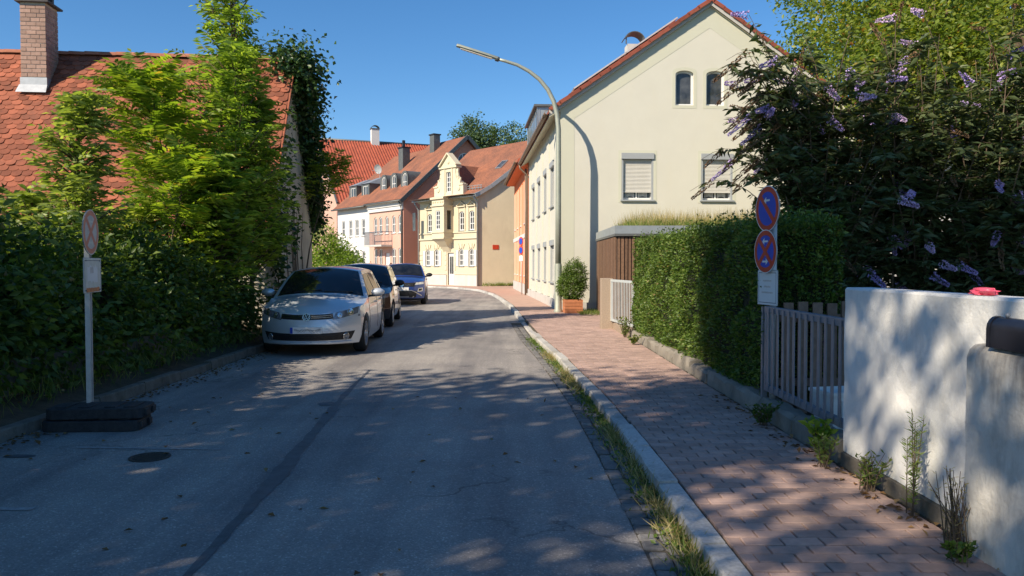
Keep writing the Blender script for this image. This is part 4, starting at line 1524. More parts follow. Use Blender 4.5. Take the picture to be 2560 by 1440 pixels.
# small no-stopping signs and plate in front of the orange wall
far_sign = thing('parking_sign', 'small red sign pair on a post before the orange house wall', 'sign', oloc + Matrix.Rotation(HA, 3, 'Z') @ Vector((-.22, 1.0, .098)), R(-60))
obj('post', MB().tube([(0, 0, 0), (0, 0, 2.75)], .03, 8), M['alu'], far_sign, True)
for z in (2.55, 2.12):
    d = obj('disc', MB().lathe([(.21, -.006), (.21, .006)], 24, Matrix.Translation((0, -.05, z)) @ Matrix.Rotation(R(90), 4, 'X')), M['sign_red'], far_sign)
    obj('field', MB().lathe([(.15, -.003), (.15, .003)], 24, Matrix.Translation((0, -.061, z)) @ Matrix.Rotation(R(90), 4, 'X')), M['sign_blue'], d)
obj('plate', MB().box(-.17, .17, -.055, -.045, 1.6, 1.86), M['sign_white'], far_sign)

# ------------------------------------------------------------------ garage with a planted roof
gar = thing('garage', 'low garage with wooden slat front and grass growing on its roof', 'garage', (2.6, 19.0, .09))
mb = MB().box(.0, 6.0, .1, 4.3, 0, 2.14)
obj('body', mb, M['dark'], gar)  # near-black body paints the shade in the gaps between the slats
k = 0
x = .02
while x < 3.6:
    w = random.uniform(.085, .1)
    o = obj('slat', MB().box(x, x + w - .026, .055 + random.uniform(0, .012), .098, .05, 2.12 + random.uniform(-.004, .004)), M['wood'], gar)
    x += w
y = .1
while y < 4.2:
    w = random.uniform(.085, .1)
    obj('slat', MB().box(-.045 + random.uniform(0, .012), -.002, y, y + w - .026, .05, 2.12), M['wood'], gar)
    y += w
mb = MB().box(-.06, 6.1, .0, 4.36, 2.142, 2.2)
obj('cover_board', mb, M['anthracite'], gar)
mb = MB().box(-.05, 2.1, .03, 4.35, 2.202, 2.40)
obj('fascia', mb, M['zinc'], gar)
mb = MB().box(2.105, 6.1, .035, 4.35, 2.202, 2.39)
obj('fascia', mb, M['grey_frame'], gar)
P = np.stack([RNG.uniform(.4, 6.0, 9000), RNG.uniform(.15, 4.2, 9000), np.full(9000, 2.38)], 1)
V, F = blades(P, .26, .012, .5)
rg = thing('roof_grass', 'green and straw coloured grass growing on the garage roof', 'grass', (2.6, 19.0, .09))
rg['kind'] = 'stuff'
obj('green_blades', np_mesh('green_blades', V, F), M['grass'], rg)
P = np.stack([RNG.uniform(.5, 6.0, 6000), RNG.uniform(.2, 4.2, 6000), np.full(6000, 2.38)], 1)
V, F = blades(P, .50, .009, .35)
obj('dry_blades', np_mesh('dry_blades', V, F), M['straw'], rg)

# ------------------------------------------------------------------ pillar and small pale gate beside the garage
tag(obj('gate_pillar', MB().box(1.98, 2.24, 17.0, 17.3, .08, 1.22), M['washed'], bevel=.01), 'rough washed concrete pillar at the end of the pale gate', 'pillar')
pg = thing('pale_gate', 'pale grey metal bar gate between concrete pillar and hedge', 'gate', (2.2, 17.0, .1), math.atan2(-1.75, .22))
GL = 1.76
fr = MB().box(0, GL, -.02, .02, 1.05, 1.10).box(0, GL, -.02, .02, .18, .23).box(0, .04, -.018, .018, .23, 1.05).box(GL - .04, GL, -.018, .018, .23, 1.05)
obj('frame', fr, M['gate_paint'], pg)
for k in range(14):
    x = .08 + k * (GL - .19) / 13
    obj('bar', MB().box(x, x + .032, -.028, -.022, .2, 1.08), M['gate_paint'], pg)
tag(obj('step_block', MB().box(2.24, 2.7, 15.2, 17.3, .05, .26), M['washed'], bevel=.01), 'weathered concrete step under the pale gate', 'step')

# ------------------------------------------------------------------ low concrete wall, clipped hedge
lw = thing('low_wall', 'low old concrete wall below the clipped hedge along the pavement', 'wall', (2.33, 0, 0))
y = 5.5
while y < 15.2:
    L = random.uniform(.8, 1.3)
    y2 = min(y + L, 15.25)
    zt = .25 + random.uniform(-.02, .02)
    mb = MB()
    P_ = []
    for q in np.linspace(y + .008, y2 - .008, 7):
        j = lambda s=.008: random.gauss(0, s)
        P_.append([(-.0 + j(), q, -.02), (.01 + j(), q, .14), (.02 + j(), q, zt - .03 + j()), (.05 + j(), q, zt + j()), (.2, q, zt + j()), (.22, q, -.02)])
    mb.grid(P_)
    mb.f.append((0, 1, 2, 3, 4, 5))
    mb.f.append(tuple(36 + i for i in range(6))[::-1])
    obj('concrete_block', mb, M['concrete'], lw, True, angle=35)
    y = y2
hg = thing('clipped_hedge', 'tall clipped green hedge on the low wall, sunlit at its far end', 'hedge', (2.4, 7.35, .22))
HX, HY, HZ = .78, 7.9, 1.74
n = 62000
face = RNG.choice(4, n, p=[.60, .17, .13, .10])
u, v = RNG.uniform(0, 1, n), RNG.uniform(0, 1, n)
dp = np.abs(RNG.normal(0, .045, n))
wob = np.zeros(n)
for q in range(14):
    a_, b_, c_ = RNG.uniform(4, 46), RNG.uniform(2, 14), RNG.uniform(0, 6.3)
    wob += .022 * np.sin(u * a_ * RNG.choice([-1, 1]) + v * b_ + c_) * np.cos(v * RNG.uniform(3, 17) + u * RNG.uniform(3, 30) + q)
thin = (np.sin(u * 31 + 1.7 * np.sin(v * 9)) * np.sin(v * 11 + 2 * np.sin(u * 17)) > .72) & (RNG.uniform(0, 1, n) < .75)
dp = np.where(thin, dp + .09, dp)
P = np.zeros((n, 3))
O = np.zeros((n, 3))
k = face == 0
P[k] = np.stack([dp[k] - wob[k] + .03, u[k] * HY, v[k] * HZ], 1)
O[k] = (-1, 0, .15)
k = face == 1
P[k] = np.stack([u[k] * HX, v[k] * HY, HZ - dp[k] + wob[k] * .8], 1)
O[k] = (0, 0, 1)
k = face == 2
P[k] = np.stack([u[k] * HX, dp[k] - wob[k], v[k] * HZ], 1)
O[k] = (0, -1, .15)
k = face == 3
P[k] = np.stack([u[k] * HX, HY - dp[k] + wob[k], v[k] * HZ], 1)
O[k] = (0, 1, .15)
V, F = leaf_cloud(P, .046 * RNG.uniform(.6, 1.25, n), .5, O, .0, .35)
obj('foliage', np_mesh('foliage', V, F), M['lf_hedge'], hg)
# stray shoots on top
P = np.stack([RNG.uniform(0, HX, 3200), RNG.uniform(0, HY, 3200), HZ + np.abs(RNG.normal(0, .07, 3200))], 1)
V, F = leaf_cloud(P, .05, .4, None, -.4, .3)
obj('shoot', np_mesh('shoot', V, F), M['lf_hedge'], hg)
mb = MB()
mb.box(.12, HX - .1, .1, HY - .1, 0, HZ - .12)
obj('dark_filler', mb, M['hedge_core'], hg)  # plain dark filler box behind the leaves, stands in for the branch mass
mb = MB()
for k in range(22):
    yy = .2 + k * .35
    mb.tube([(.2, yy, -.1), (.16 + random.uniform(-.05, .05), yy + .05, .2)], .014, 5)
obj('stem', mb, M['twig'], hg)

# ------------------------------------------------------------------ steel gate, pickets, crate, garden wall
sg_ = thing('steel_gate', 'grey galvanised steel bar gate hung between hedge and white wall', 'gate', (2.42, 7.28, 0), R(-90))
GL = 1.80
fr = MB().box(0, GL, -.025, .025, 1.07, 1.13).box(0, GL, -.025, .025, .33, .39)
fr.box(0, .045, -.022, .022, .39, 1.07).box(GL - .03, GL, -.022, .022, .39, 1.07)
obj('frame', fr, M['steel'], sg_, bevel=.004)
for k in range(13):
    x = .10 + k * (GL - .22) / 12
    obj('bar', MB().box(x, x + .046, -.034, -.027, .345, 1.115), M['steel'], sg_)
mb = MB()
for z in (.5, .92):
    mb.tube([(-.03, 0, z - .05), (-.03, 0, z + .05)], .016, 8)
obj('hinge', mb, M['steel'], sg_, True)
obj('hinge_post', MB().box(-.09, -.045, -.025, .025, .05, 1.12), M['steel'], sg_)
pf = thing('picket_fence', 'row of brown wooden pickets behind the steel gate', 'fence', (2.52, 7.12, .09))
for k in range(9):
    x = k * .135
    h = 1.08 + random.uniform(-.015, .015)
    obj('picket', MB().box(x, x + .09, -.012, .012, .05, h), M['picket'], pf)
obj('rail', MB().box(-.02, 1.22, .014, .05, .3, .37).box(-.02, 1.22, .014, .05, .9, .97), M['picket'], pf)
cr = thing('plastic_crate', 'white plastic box standing behind the steel gate', 'box', (2.80, 6.5, .09), R(12))
mb = MB()
mb.add([(-.16, -.12, 0), (.16, -.12, 0), (.16, .12, 0), (-.16, .12, 0), (-.19, -.15, .36), (.19, -.15, .36), (.19, .15, .36), (-.19, .15, .36)], [(0, 3, 2, 1), (0, 1, 5, 4), (1, 2, 6, 5), (2, 3, 7, 6), (3, 0, 4, 7)])
o = obj('tub', mb, M['white_plastic'], cr)
o.modifiers.new('solid', 'SOLIDIFY').thickness = .006
obj('rim', MB().box(-.205, .205, -.165, -.148, .345, .372).box(-.205, .205, .148, .165, .345, .372).box(-.205, -.188, -.148, .148, .345, .372).box(.188, .205, -.148, .148, .345, .372), M['white_plastic'], cr)
obj('rib', MB().box(-.1, -.08, -.158, -.14, .05, .3).box(.0, .02, -.158, -.14, .05, .3).box(.1, .12, -.158, -.14, .05, .3), M['white_plastic'], cr)

gwl = thing('garden_wall', 'tall white rendered garden wall with dappled light at the right edge', 'wall', (2.37, 2.0, 0))
mb = MB()
P_ = []
for q in np.linspace(0, 3.46, 24):
    P_.append([(random.gauss(0, .003), q, z) for z in np.linspace(.19, 1.345, 10)] + [(.012, q, 1.36), (.19, q, 1.36), (.2, q, .19)])
mb.grid(P_)
mb.f.append(tuple(range(13)))
mb.f.append(tuple(23 * 13 + i for i in range(13))[::-1])
obj('wall', mb, M['garden_wall'], gwl)
obj('plinth', MB().box(-.025, .22, .02, 3.44, -.02, .186), M['concrete_dark'], gwl)
pil = thing('wall_pillar', 'weathered low wall pier carrying the black mailbox', 'pillar', (2.27, 2.0, 0))
mb = MB()
P_ = []
for q in np.linspace(0, 1.82, 14):
    P_.append([(random.gauss(0, .005) - (.01 if z < .3 else 0), q, z) for z in np.linspace(0, 1.06, 10)] + [(.012, q, 1.10), (.04, q, 1.125), (.098, q, 1.13), (.098, q, 0)])
mb.grid(P_)
mb.f.append(tuple(range(14)))
mb.f.append(tuple(13 * 14 + i for i in range(14))[::-1])
obj('wall', mb, M['old_pillar'], pil, True, angle=40)
# pier top reaches back over the garden wall line
mbx = thing('mailbox', 'black metal mailbox lying on the weathered wall pier', 'mailbox', (2.30, 3.08, 1.128))
prf = [(-.045, 0), (.045, 0), (.045, .085)] + [(.045 * math.cos(math.pi * k / 8), .085 + .06 * math.sin(math.pi * k / 8)) for k in range(1, 8)] + [(-.045, .085)]
mb = MB().prism([(x * 1.0 + .015, z) for x, z in prf], 0, .56)
obj('body', mb, M['mailbox'], mbx, True, angle=35)
mb = MB().prism([(x * 1.07 + .015, z * 1.03) for x, z in prf], .56, .585)
obj('door', mb, M['mailbox'], mbx, True, angle=35)
obj('knob', MB().lathe([(.008, 0), (.011, .012), (.005, .022)], 10, Matrix.Translation((.015, .5, .146))), M['steel'], mbx, True)
# crumpled pink bag on the wall top
bm3 = bmesh.new()
bmesh.ops.create_icosphere(bm3, subdivisions=3, radius=1)
for v in bm3.verts:
    r_ = 1 + .28 * math.sin(v.co.x * 5 + v.co.y * 7) * math.cos(v.co.z * 6 + 2) + random.gauss(0, .05)
    v.co = Vector((v.co.x * .045 * r_, v.co.y * .085 * r_, max(-.016, v.co.z * .024 * r_)))
me = bpy.data.meshes.new('plastic_bag')
bm3.to_mesh(me)
bm3.free()
bag = link('plastic_bag', me, None, M['pink_plastic'])
bag.location = (2.46, 4.0, 1.377)
tag(bag, 'crumpled pink plastic bag on top of the white wall', 'bag')

# ------------------------------------------------------------------ weeds at the wall foot
def stalk_weed(name, label, loc, h, nst, spread, nleaf, L, W, lm, stem='twig'):
    t = thing(name, label, 'weed', loc)
    mb = MB()
    P, D = [], []
    for k in range(nst):
        a = random.uniform(0, 6.28)
        hh = h * random.uniform(.65, 1)
        e = Vector((math.cos(a) * spread * random.random(), math.sin(a) * spread * random.random() * .6, hh))
        b = Vector((random.gauss(0, .02), random.gauss(0, .02), 0))
        mb.tube([b, b.lerp(e, .5) + Vector((0, 0, .02)), e], [.004, .003, .0015], 4)
        for i in range(nleaf):
            q = .12 + .88 * random.random()
            P.append(b.lerp(e, q))
            c = random.uniform(0, 6.28)
            D.append(Vector((math.cos(c), math.sin(c), random.uniform(.2, 1.0))).normalized())
    obj('stem', mb, M[stem], t)
    n = len(P)
    V, F = leaves(np.array(P), np.array(D), rand_dirs(n), RNG.uniform(.6, 1.2, n) * L, W, .15)
    obj('foliage', np_mesh('foliage', V, F), M[lm], t)
    return t


stalk_weed('tall_weed', 'tall feathery green weed standing against the white wall', (2.27, 4.30, .1), .62, 5, .07, 75, .05, .007, 'lf_elder')
stalk_weed('dry_weed', 'dry straw coloured weed stalks at the pier corner', (2.2, 3.78, .1), .42, 26, .14, 9, .03, .005, 'straw')
stalk_weed('low_weed', 'small green and red weed at the foot of the white wall', (2.24, 4.78, .1), .26, 14, .16, 16, .05, .012, 'grass')
stalk_weed('low_weed', 'leafy green weed growing under the steel gate', (2.3, 5.72, .12), .26, 10, .14, 14, .075, .045, 'lf_fern')
stalk_weed('low_weed', 'scrubby weed beside the low wall near the gate hinge', (2.22, 6.75, .1), .22, 16, .2, 16, .05, .02, 'lf_dark')
stalk_weed('low_weed', 'small weed between low wall and white wall foot', (2.2, 5.35, .1), .22, 12, .16, 14, .05, .018, 'lf_elder')
stalk_weed('low_weed', 'tiny weed in the pavement at the pier foot', (2.12, 3.62, .1), .1, 9, .12, 12, .04, .025, 'lf_hedge')
stalk_weed('low_weed', 'sunny weed at the foot of the step block', (2.2, 15.0, .1), .42, 16, .2, 18, .06, .02, 'grass')
stalk_weed('low_weed', 'small sunny weed on the pavement beside the hedge end', (2.15, 13.6, .1), .2, 10, .18, 16, .06, .025, 'grass')

# ------------------------------------------------------------------ parking signs
def ring(r0, r1, y, z, n=40):
    mb = MB()
    v = [(r * math.cos(2 * math.pi * k / n), y, z + r * math.sin(2 * math.pi * k / n)) for r in (r0, r1) for k in range(n)]
    mb.add(v, [(k, (k + 1) % n, n + (k + 1) % n, n + k) for k in range(n)])
    return mb


def disc(par, z, r, y, cols, cross, arrows):
    """round sign: rim, ring, field, bars, arrows layered on a dished plate"""
    d = obj('disc', MB().lathe([(r, -.0), (r, .004), (r * .98, .010)], 40, Matrix.Translation((0, y, z)) @ Matrix.Rotation(R(-90), 4, 'X')), M['sign_back'], par)
    obj('rim', ring(r * .955, r, y - .0015, z), M[cols[0]], d)
    obj('red_ring', ring(r * .74, r * .958, y - .002, z), M[cols[1]], d)
    f = MB()
    f.add([(r * .745 * math.cos(2 * math.pi * k / 40), y - .0017, z + r * .745 * math.sin(2 * math.pi * k / 40)) for k in range(40)], [tuple(range(40))])
    obj('field', f, M[cols[2]], d)
    for sgn in cross:
        b = MB()
        hw = r * .11
        L = r * .76
        c, s_ = math.cos(R(45)) * sgn, -math.sin(R(45))
        b.add([(c * a - s_ * q * sgn * 1.0, y - .0026 - .0003 * sgn, z + s_ * a + abs(c) * q) for a, q in ((-L, -hw), (L, -hw), (L, hw), (-L, hw))], [(0, 1, 2, 3)])
        obj('diagonal', b, M[cols[1]], d)
    for dz, sg in arrows:
        a = MB()
        k = r * .26
        yy = y - .0036
        a.add([(-k * sg, yy, z + dz * r + 0), (-k * .25 * sg, yy, z + dz * r + k * .62), (-k * .25 * sg, yy, z + dz * r + k * .16), (k * .9 * sg, yy, z + dz * r + k * .16), (k * .9 * sg, yy, z + dz * r - k * .16), (-k * .25 * sg, yy, z + dz * r - k * .16), (-k * .25 * sg, yy, z + dz * r - k * .62)], [(0, 1, 2, 3, 4, 5, 6)])
        obj('arrow', a, M[cols[3]], d)
    return d


def plate(par, x, z, w, h, y, cols):
    p = obj('plate', MB().box(x - w / 2, x + w / 2, y, y + .006, z - h / 2, z + h / 2), M['sign_back'], par, bevel=.01)
    obj('plate_face', MB().box(x - w / 2 + .004, x + w / 2 - .004, y - .002, y - .0005, z - h / 2 + .004, z + h / 2 - .004), M[cols[0]], p)
    e = .022
    b = MB()
    for bb in ((-w / 2 + e, w / 2 - e, h / 2 - e - .006, h / 2 - e), (-w / 2 + e, w / 2 - e, -h / 2 + e, -h / 2 + e + .006), (-w / 2 + e, -w / 2 + e + .006, -h / 2 + e, h / 2 - e), (w / 2 - e - .006, w / 2 - e, -h / 2 + e, h / 2 - e)):
        b.add([(x + bb[0], y - .003, z + bb[2]), (x + bb[1], y - .003, z + bb[2]), (x + bb[1], y - .003, z + bb[3]), (x + bb[0], y - .003, z + bb[3])], [(0, 1, 2, 3)])
    obj('plate_border', b, M[cols[1]], p)
    return p


def smear(par, x, z, w, h, y, m, name):
    b = MB()
    n = 10
    b.add([(x - w / 2 + w * i / n, y, z + h * random.uniform(.3, .5)) for i in range(n + 1)] + [(x - w / 2 + w * i / n, y, z - h * random.uniform(.3, .5)) for i in range(n, -1, -1)], [tuple(range(2 * n + 2))])
    return obj(name, b, M[m], par)


ps = thing('parking_sign', 'two round red and blue no stopping signs above a white plate', 'sign', (2.43, 7.22, .2), R(-79))
obj('post', MB().tube([(0, .03, 0), (0, .03, 1.98)], .03, 10), M['alu'], ps, True)
disc(ps, 1.845, .215, -.04, ('sign_white', 'sign_red', 'sign_blue', 'sign_white'), (1,), ((.36, 1),))
disc(ps, 1.445, .205, -.055, ('sign_white', 'sign_red', 'sign_blue', 'sign_white'), (1, -1), ((.46, 1), (-.46, -1)))
p = plate(ps, 0, 1.105, .36, .33, -.03, ('sign_white', 'ink'))
for k, w in enumerate((.15, .12, .2)):
    smear(p, 0, 1.17 - k * .055, w, .018, -.0336, 'faded_grey', 'text_line')
mb = MB().box(-.05, .05, -.028, .0, 1.83, 1.86).box(-.05, .05, -.028, .0, 1.43, 1.46)
obj('bracket', mb, M['alu'], ps)

ls = thing('parking_sign', 'faded round no stopping sign and plate on a rubber footing', 'sign', (-4.03, 7.3, .0), R(101))
mb = MB().box(-.032, -.022, -.022, .022, .1, 1.97).box(.022, .032, -.022, .022, .1, 1.97).box(-.022, .022, .004, .012, .1, 1.97)
obj('post', mb, M['alu'], ls)
disc(ls, 1.83, .215, -.03, ('faded_white', 'faded_red', 'faded_grey', 'faded_white'), (1, -1), ((.46, 1), (-.46, -1)))
p = plate(ls, 0, 1.42, .48, .33, -.04, ('faded_white', 'ink'))
smear(p, -.01, 1.43, .28, .19, -.0434, 'sign_white', 'faded_print')
smear(p, -.03, 1.47, .09, .07, -.0440, 'faded_grey', 'faded_print')
smear(p, 0, 1.285, .36, .05, -.0440, 'faded_orange', 'orange_sticker')
bolt = MB()
for x in (-.185, .185):
    for z in (1.28, 1.56):
        bolt.lathe([(.007, -.003), (.007, .003)], 8, Matrix.Translation((x, -.045, z)) @ Matrix.Rotation(R(90), 4, 'X'))
obj('bolt', bolt, M['ink'], p)


def footing(name, label, loc, rz):
    t = thing(name, label, 'sign base', loc, rz, 'rubber footplates stacked under the faded sign')
    hw, hd = .43, .19
    pts = []
    for (cx, cy, a0) in ((hw - .07, hd - .07, 0), (-hw + .07, hd - .07, 90), (-hw + .07, -hd + .07, 180), (hw - .07, -hd + .07, 270)):
        for k in range(4):
            a = R(a0 + 30 * k)
            pts.append((cx + .07 * math.cos(a), cy + .07 * math.sin(a)))
    obj('body', MB().slab(pts, 0, .098), M['rubber'], t, bevel=.012)
    mb = MB()
    for x in (-.3, -.1, .13, .3):
        mb.box(x - .05, x + .05, -hd + .05, hd - .05, .099, .108)
    obj('stud', mb, M['rubber'], t, bevel=.005)
    mb = MB().box(hw - .002, hw + .02, -.12, -.05, .02, .08).box(hw - .002, hw + .02, .05, .12, .02, .08)
    obj('carry_lug', mb, M['rubber'], t, bevel=.006)
    return t


footing('rubber_footplate', 'lower black rubber footplate lying on the asphalt under the faded sign', (-3.86, 7.12, .0), R(3))
footing('rubber_footplate', 'upper black rubber footplate that holds the faded sign post', (-3.84, 7.15, .109), R(5))

# ------------------------------------------------------------------ street lamp
lp = thing('street_lamp', 'tall grey green street lamp with arm curving over the road', 'street lamp', (1.385, 23.02, .098))
lp.scale = (1.02, 1, 1.025)
obj('base', MB().lathe([(.13, 0), (.13, .05), (.105, .1), (.105, 1.35), (.095, 1.42)], 16), M['lamp_post'], lp, True, angle=30)
pts = [(0, 0, 1.4), (0, 0, 3.0), (0.0, 0, 4.6), (.0, 0, 5.35), (-.04, 0, 5.75), (-.14, 0, 6.13), (-.31, 0, 6.47), (-.56, 0, 6.77), (-.86, 0, 7.0), (-1.2, 0, 7.18), (-1.55, 0, 7.29), (-1.82, 0, 7.36)]
obj('post', MB().tube(pts, [.088, .083, .078, .074, .07, .067, .064, .06, .055, .05, .046, .044], 12), M['lamp_post'], lp, True)
obj('inspection_door', MB().box(-.045, .045, -.109, -.1, .5, .8), M['lamp_post'], lp)
hx = Matrix.Translation((-1.78, 0, 7.35)) @ Matrix.Rotation(R(197.5), 4, 'Y')
hp = [(0, -.055), (1.24, -.035), (1.27, 0), (1.24, .045), (0, .075), (-.03, .0)]
h_ = MB()
P_ = []
for x, a in ((-.03, .05), (.0, .085), (.4, .1), (1.15, .095), (1.25, .06)):
    P_.append([(x, a * math.cos(2 * math.pi * k / 12), (.075 if math.sin(2 * math.pi * k / 12) < 0 else .03) * math.sin(2 * math.pi * k / 12)) for k in range(13)])
h_.grid(P_)
h_.f.append(tuple(range(12)))
h_.f.append(tuple(4 * 13 + k for k in range(12))[::-1])
o = obj('lamp_head', h_, M['lamp_post'], lp, True, angle=40)
o.matrix_local = hx
o2 = obj('diffuser', MB().box(.15, 1.12, -.06, .06, .02, .055), M['lamp_diffuser'], o, bevel=.015)
o3 = obj('collar', MB().lathe([(.06, -.05), (.075, -.03), (.075, .05), (.06, .07)], 12, Matrix.Rotation(R(90), 4, 'Y')), M['anthracite'], o, True)

# ------------------------------------------------------------------ planter with clipped shrub
pl = thing('planter', 'square terracotta coloured planter box at the house corner', 'planter', (1.80, 22.75, .098), R(4))
mb = MB().box(-.23, .23, -.23, .23, 0.0, .33)
obj('box_core', mb, M['planter'], pl)
for k in range(4):
    for sd in range(4):
        q = MB().box(-.265, .265, -.262, -.233, .01 + k * .1, .1 + k * .1)
        o = obj('board', q, M['planter'], pl)
        o.rotation_euler = (0, 0, R(90 * sd))
        if sd % 2:
            o.scale = (.875, 1, 1)
obj('earth', MB().box(-.225, .225, -.225, .225, .332, .36), M['soil'], pl)
blobs = [(0, 0, .50, .40, .40, .45), (.05, 0, .75, .37, .37, .45), (-.08, .05, .42, .36, .36, .38), (.05, -.05, 1.0, .25, .25, .3)]
crown_tree('topiary_shrub', 'rounded evergreen shrub growing in the terracotta planter', (1.80, 22.75, .43), (0, 0, .6), blobs, 700, 16, .05, .05, .5, 'lf_box', .02, shell=.7, cat='shrub')
P = np.stack([RNG.uniform(1.9, 2.55, 700), RNG.uniform(21.4, 23.6, 700), np.full(700, .1)], 1)
V, F = blades(P, .13, .012, .7)
tag(obj('yard_grass', np_mesh('yard_grass', V, F), M['grass']), 'strip of grass and weeds beside the planter', 'grass', kind='stuff')

# ------------------------------------------------------------------ buddleia on the right
def buddleia():
    t = thing('buddleia_bush', 'large shaded butterfly bush with lilac flower spikes above the white wall', 'bush', (5.22, 9.9, .09))
    mb = MB()
    P, D, fl = [], [], []
    bases = [(-1.2, .1), (-.6, .5), (.1, .2), (.9, 0), (1.7, .2), (2.6, .1)]
    for i in range(360):
        bx, by = random.choice(bases)
        a = random.uniform(0, 6.28)
        hgt = random.uniform(1.3, 4.25) if random.random() < .8 else random.uniform(3.2, 4.7)
        reach = random.uniform(.2, 1.35)
        if bx < -.4 and random.random() < .35:
            a = random.uniform(2.6, 3.7)
            reach = random.uniform(.6, 1.1)
        dx, dy = math.cos(a) * reach, math.sin(a) * reach * .75
        e = Vector((bx + dx, by + dy, hgt))
        b = Vector((bx + random.gauss(0, .12), by + random.gauss(0, .12), 0))
        pts = []
        for q in np.linspace(0, 1, 9):
            p = Vector((b.x + (e.x - b.x) * q ** 1.7, b.y + (e.y - b.y) * q ** 1.7, hgt * (1.14 * q - .14 * q ** 4)))
            pts.append(p)
        mb.tube(pts, [.014 * (1.1 - q) + .002 for q in np.linspace(0, 1, 9)], 4, False)
        tipd = (pts[-1] - pts[-2]).normalized()
        sh = [(pts, .3, 70)]
        for s_ in range(6):
            q = random.uniform(.35, .95)
            j = int(q * 8)
            st = pts[j]
            c = random.uniform(0, 6.28)
            ln = random.uniform(.3, .75)
            se = st + Vector((math.cos(c) * ln, math.sin(c) * ln * .8, random.uniform(-.05, .5) * ln))
            md = st.lerp(se, .5) + Vector((0, 0, .12 * ln))
            sh.append(([st, md, se + Vector((0, 0, -.06 * ln))], .1, 30))
            mb.tube([st, md, se], [.005, .004, .002], 4, False)
            if random.random() < .25:
                fl.append((se + Vector((0, 0, -.06 * ln)), (se - md).normalized()))
        fl.append((pts[-1], tipd))
        for pl_, q0, n in sh:
            for k in range(n):
                q = q0 + (1 - q0) * random.random()
                f = q * (len(pl_) - 1)
                j = min(int(f), len(pl_) - 2)
                p = pl_[j].lerp(pl_[j + 1], f - j)
                c = random.uniform(0, 6.28)
                d = Vector((math.cos(c), math.sin(c), random.uniform(-.7, .35)))
                P.append(p)
                D.append(d.normalized())
    spray = []
    for k in range(26):                     # long arching shoots with drooping seed heads over the hedge
        z0 = random.uniform(1.9, 3.9)
        st = Vector((random.uniform(-1.75, -1.2), random.uniform(-.5, .5), z0))
        ln = random.uniform(.65, 1.2)
        pts = [st + Vector((-ln * q, -.12 * q, .42 * ln * math.sin(2.3 * q) - .10 * q)) for q in np.linspace(0, 1, 8)]
        mb.tube(pts, [.006, .006, .005, .005, .004, .003, .003, .002], 4, False)
        for j in range(30):
            q = .05 + .75 * random.random()
            f = q * 7
            i_ = min(int(f), 6)
            P.append(pts[i_].lerp(pts[i_ + 1], f - i_))
            c = random.uniform(0, 6.28)
            D.append(Vector((math.cos(c) * .8 - .3, math.sin(c), random.uniform(-.9, .1))).normalized())
        spray.append((pts[5], (pts[7] - pts[5]).normalized()))
    n = len(P)
    N = rand_dirs(n) * .7 + np.array([[0, 0, .8]])
    L = RNG.uniform(.09, .19, n)
    V, F = leaves(np.array(P), np.array(D), unit(N), L, L * .32, .2)
    obj('foliage', np_mesh('foliage', V, F), M['lf_bud'], t)
    obj('stem', mb, M['twig'], t)
    # flower spikes: cones of small florets
    sp = []
    for v_ in range(3):
        P2, O2 = [], []
        for k in range(150):
            z = random.random()
            rr = .035 * (1 - z * .85) * (.85 + .15 * math.sin(z * 30))
            a = random.uniform(0, 6.28)
            P2.append((rr * math.cos(a) + .03 * v_ * z * z, rr * math.sin(a), z * .2))
            O2.append((math.cos(a), math.sin(a), .3))
        V, F = leaves(np.array(P2), unit(np.array(O2)), rand_dirs(150), .022, .02, .2)
        for mn in ('lilac', 'lilac_pale', 'lilac_spent'):
            me = np_mesh('flower_spike', V, F)
            me.materials.append(M[mn])
            sp.append(me)
    random.shuffle(fl)
    for p, d in spray:
        o = link('flower_spike', sp[random.randrange(3) * 3 + (2 if random.random() < .8 else 0)], t)
        o.location = p
        o.rotation_euler = (d + Vector((0, 0, -.35))).normalized().to_track_quat('Z', 'Y').to_euler()
        o.scale = (.85, .85, 1.9)
    # keep spikes on the camera side and on the outline
    fl = [f for f in fl if f[0].y < .55][:260]
    for p, d in fl:
        k = random.random()
        me = sp[random.randrange(3) * 3 + (0 if k < .5 else 1 if k < .68 else 2)]
        o = link('flower_spike', me, t)
        d = (d + Vector((random.gauss(0, .3), random.gauss(0, .3), -.85 + random.gauss(0, .25)))).normalized()
        o.location = p
        o.rotation_euler = d.to_track_quat('Z', 'Y').to_euler()
        o.scale = (1.15, 1.15, 1.15) if k < .68 else (.8, .8, 1.6)


buddleia()

# ------------------------------------------------------------------ white house and trees behind the bush
wh = thing('white_house', 'white house behind the butterfly bush at the right edge', 'house', (10.1, 14.6, 0), R(3))
mb = MB().wall(rect(0, 8, 0, 5.9), [rect(1.2, 2.4, 3.6, 5.0), rect(4.2, 5.4, 3.6, 5.0), rect(1.2, 2.4, .9, 2.3)], .3)
obj('wall', mb, M['white_render'], wh)
for hl in (rect(1.2, 2.4, 3.6, 5.0), rect(4.2, 5.4, 3.6, 5.0), rect(1.2, 2.4, .9, 2.3)):
    window(wh, hl, .15, .07, (1, 0), sill='grey_frame')
mb = MB().box(.001, .3, .31, 7, 0, 5.9).box(7.7, 7.999, .31, 7, 0, 5.9).box(.31, 7.69, 6.7, 6.99, 0, 5.9)
obj('side_wall', mb, M['white_render'], wh)
mb = MB()
mb.add([(-.7, -.7, 5.75), (8.7, -.7, 5.75), (8.7, 3.5, 7.6), (3.2, 3.5, 7.6), (-.7, 7.7, 5.75), (8.7, 7.7, 5.75)], [(0, 1, 2, 3), (3, 2, 5, 4), (0, 3, 4)])
o = obj('roof', mb, M['gutter'], wh)
o.modifiers.new('solid', 'SOLIDIFY').thickness = .18
mb = MB().box(-.72, 8.72, -.82, -.70, 5.62, 5.76)
obj('gutter', mb, M['gutter'], wh)
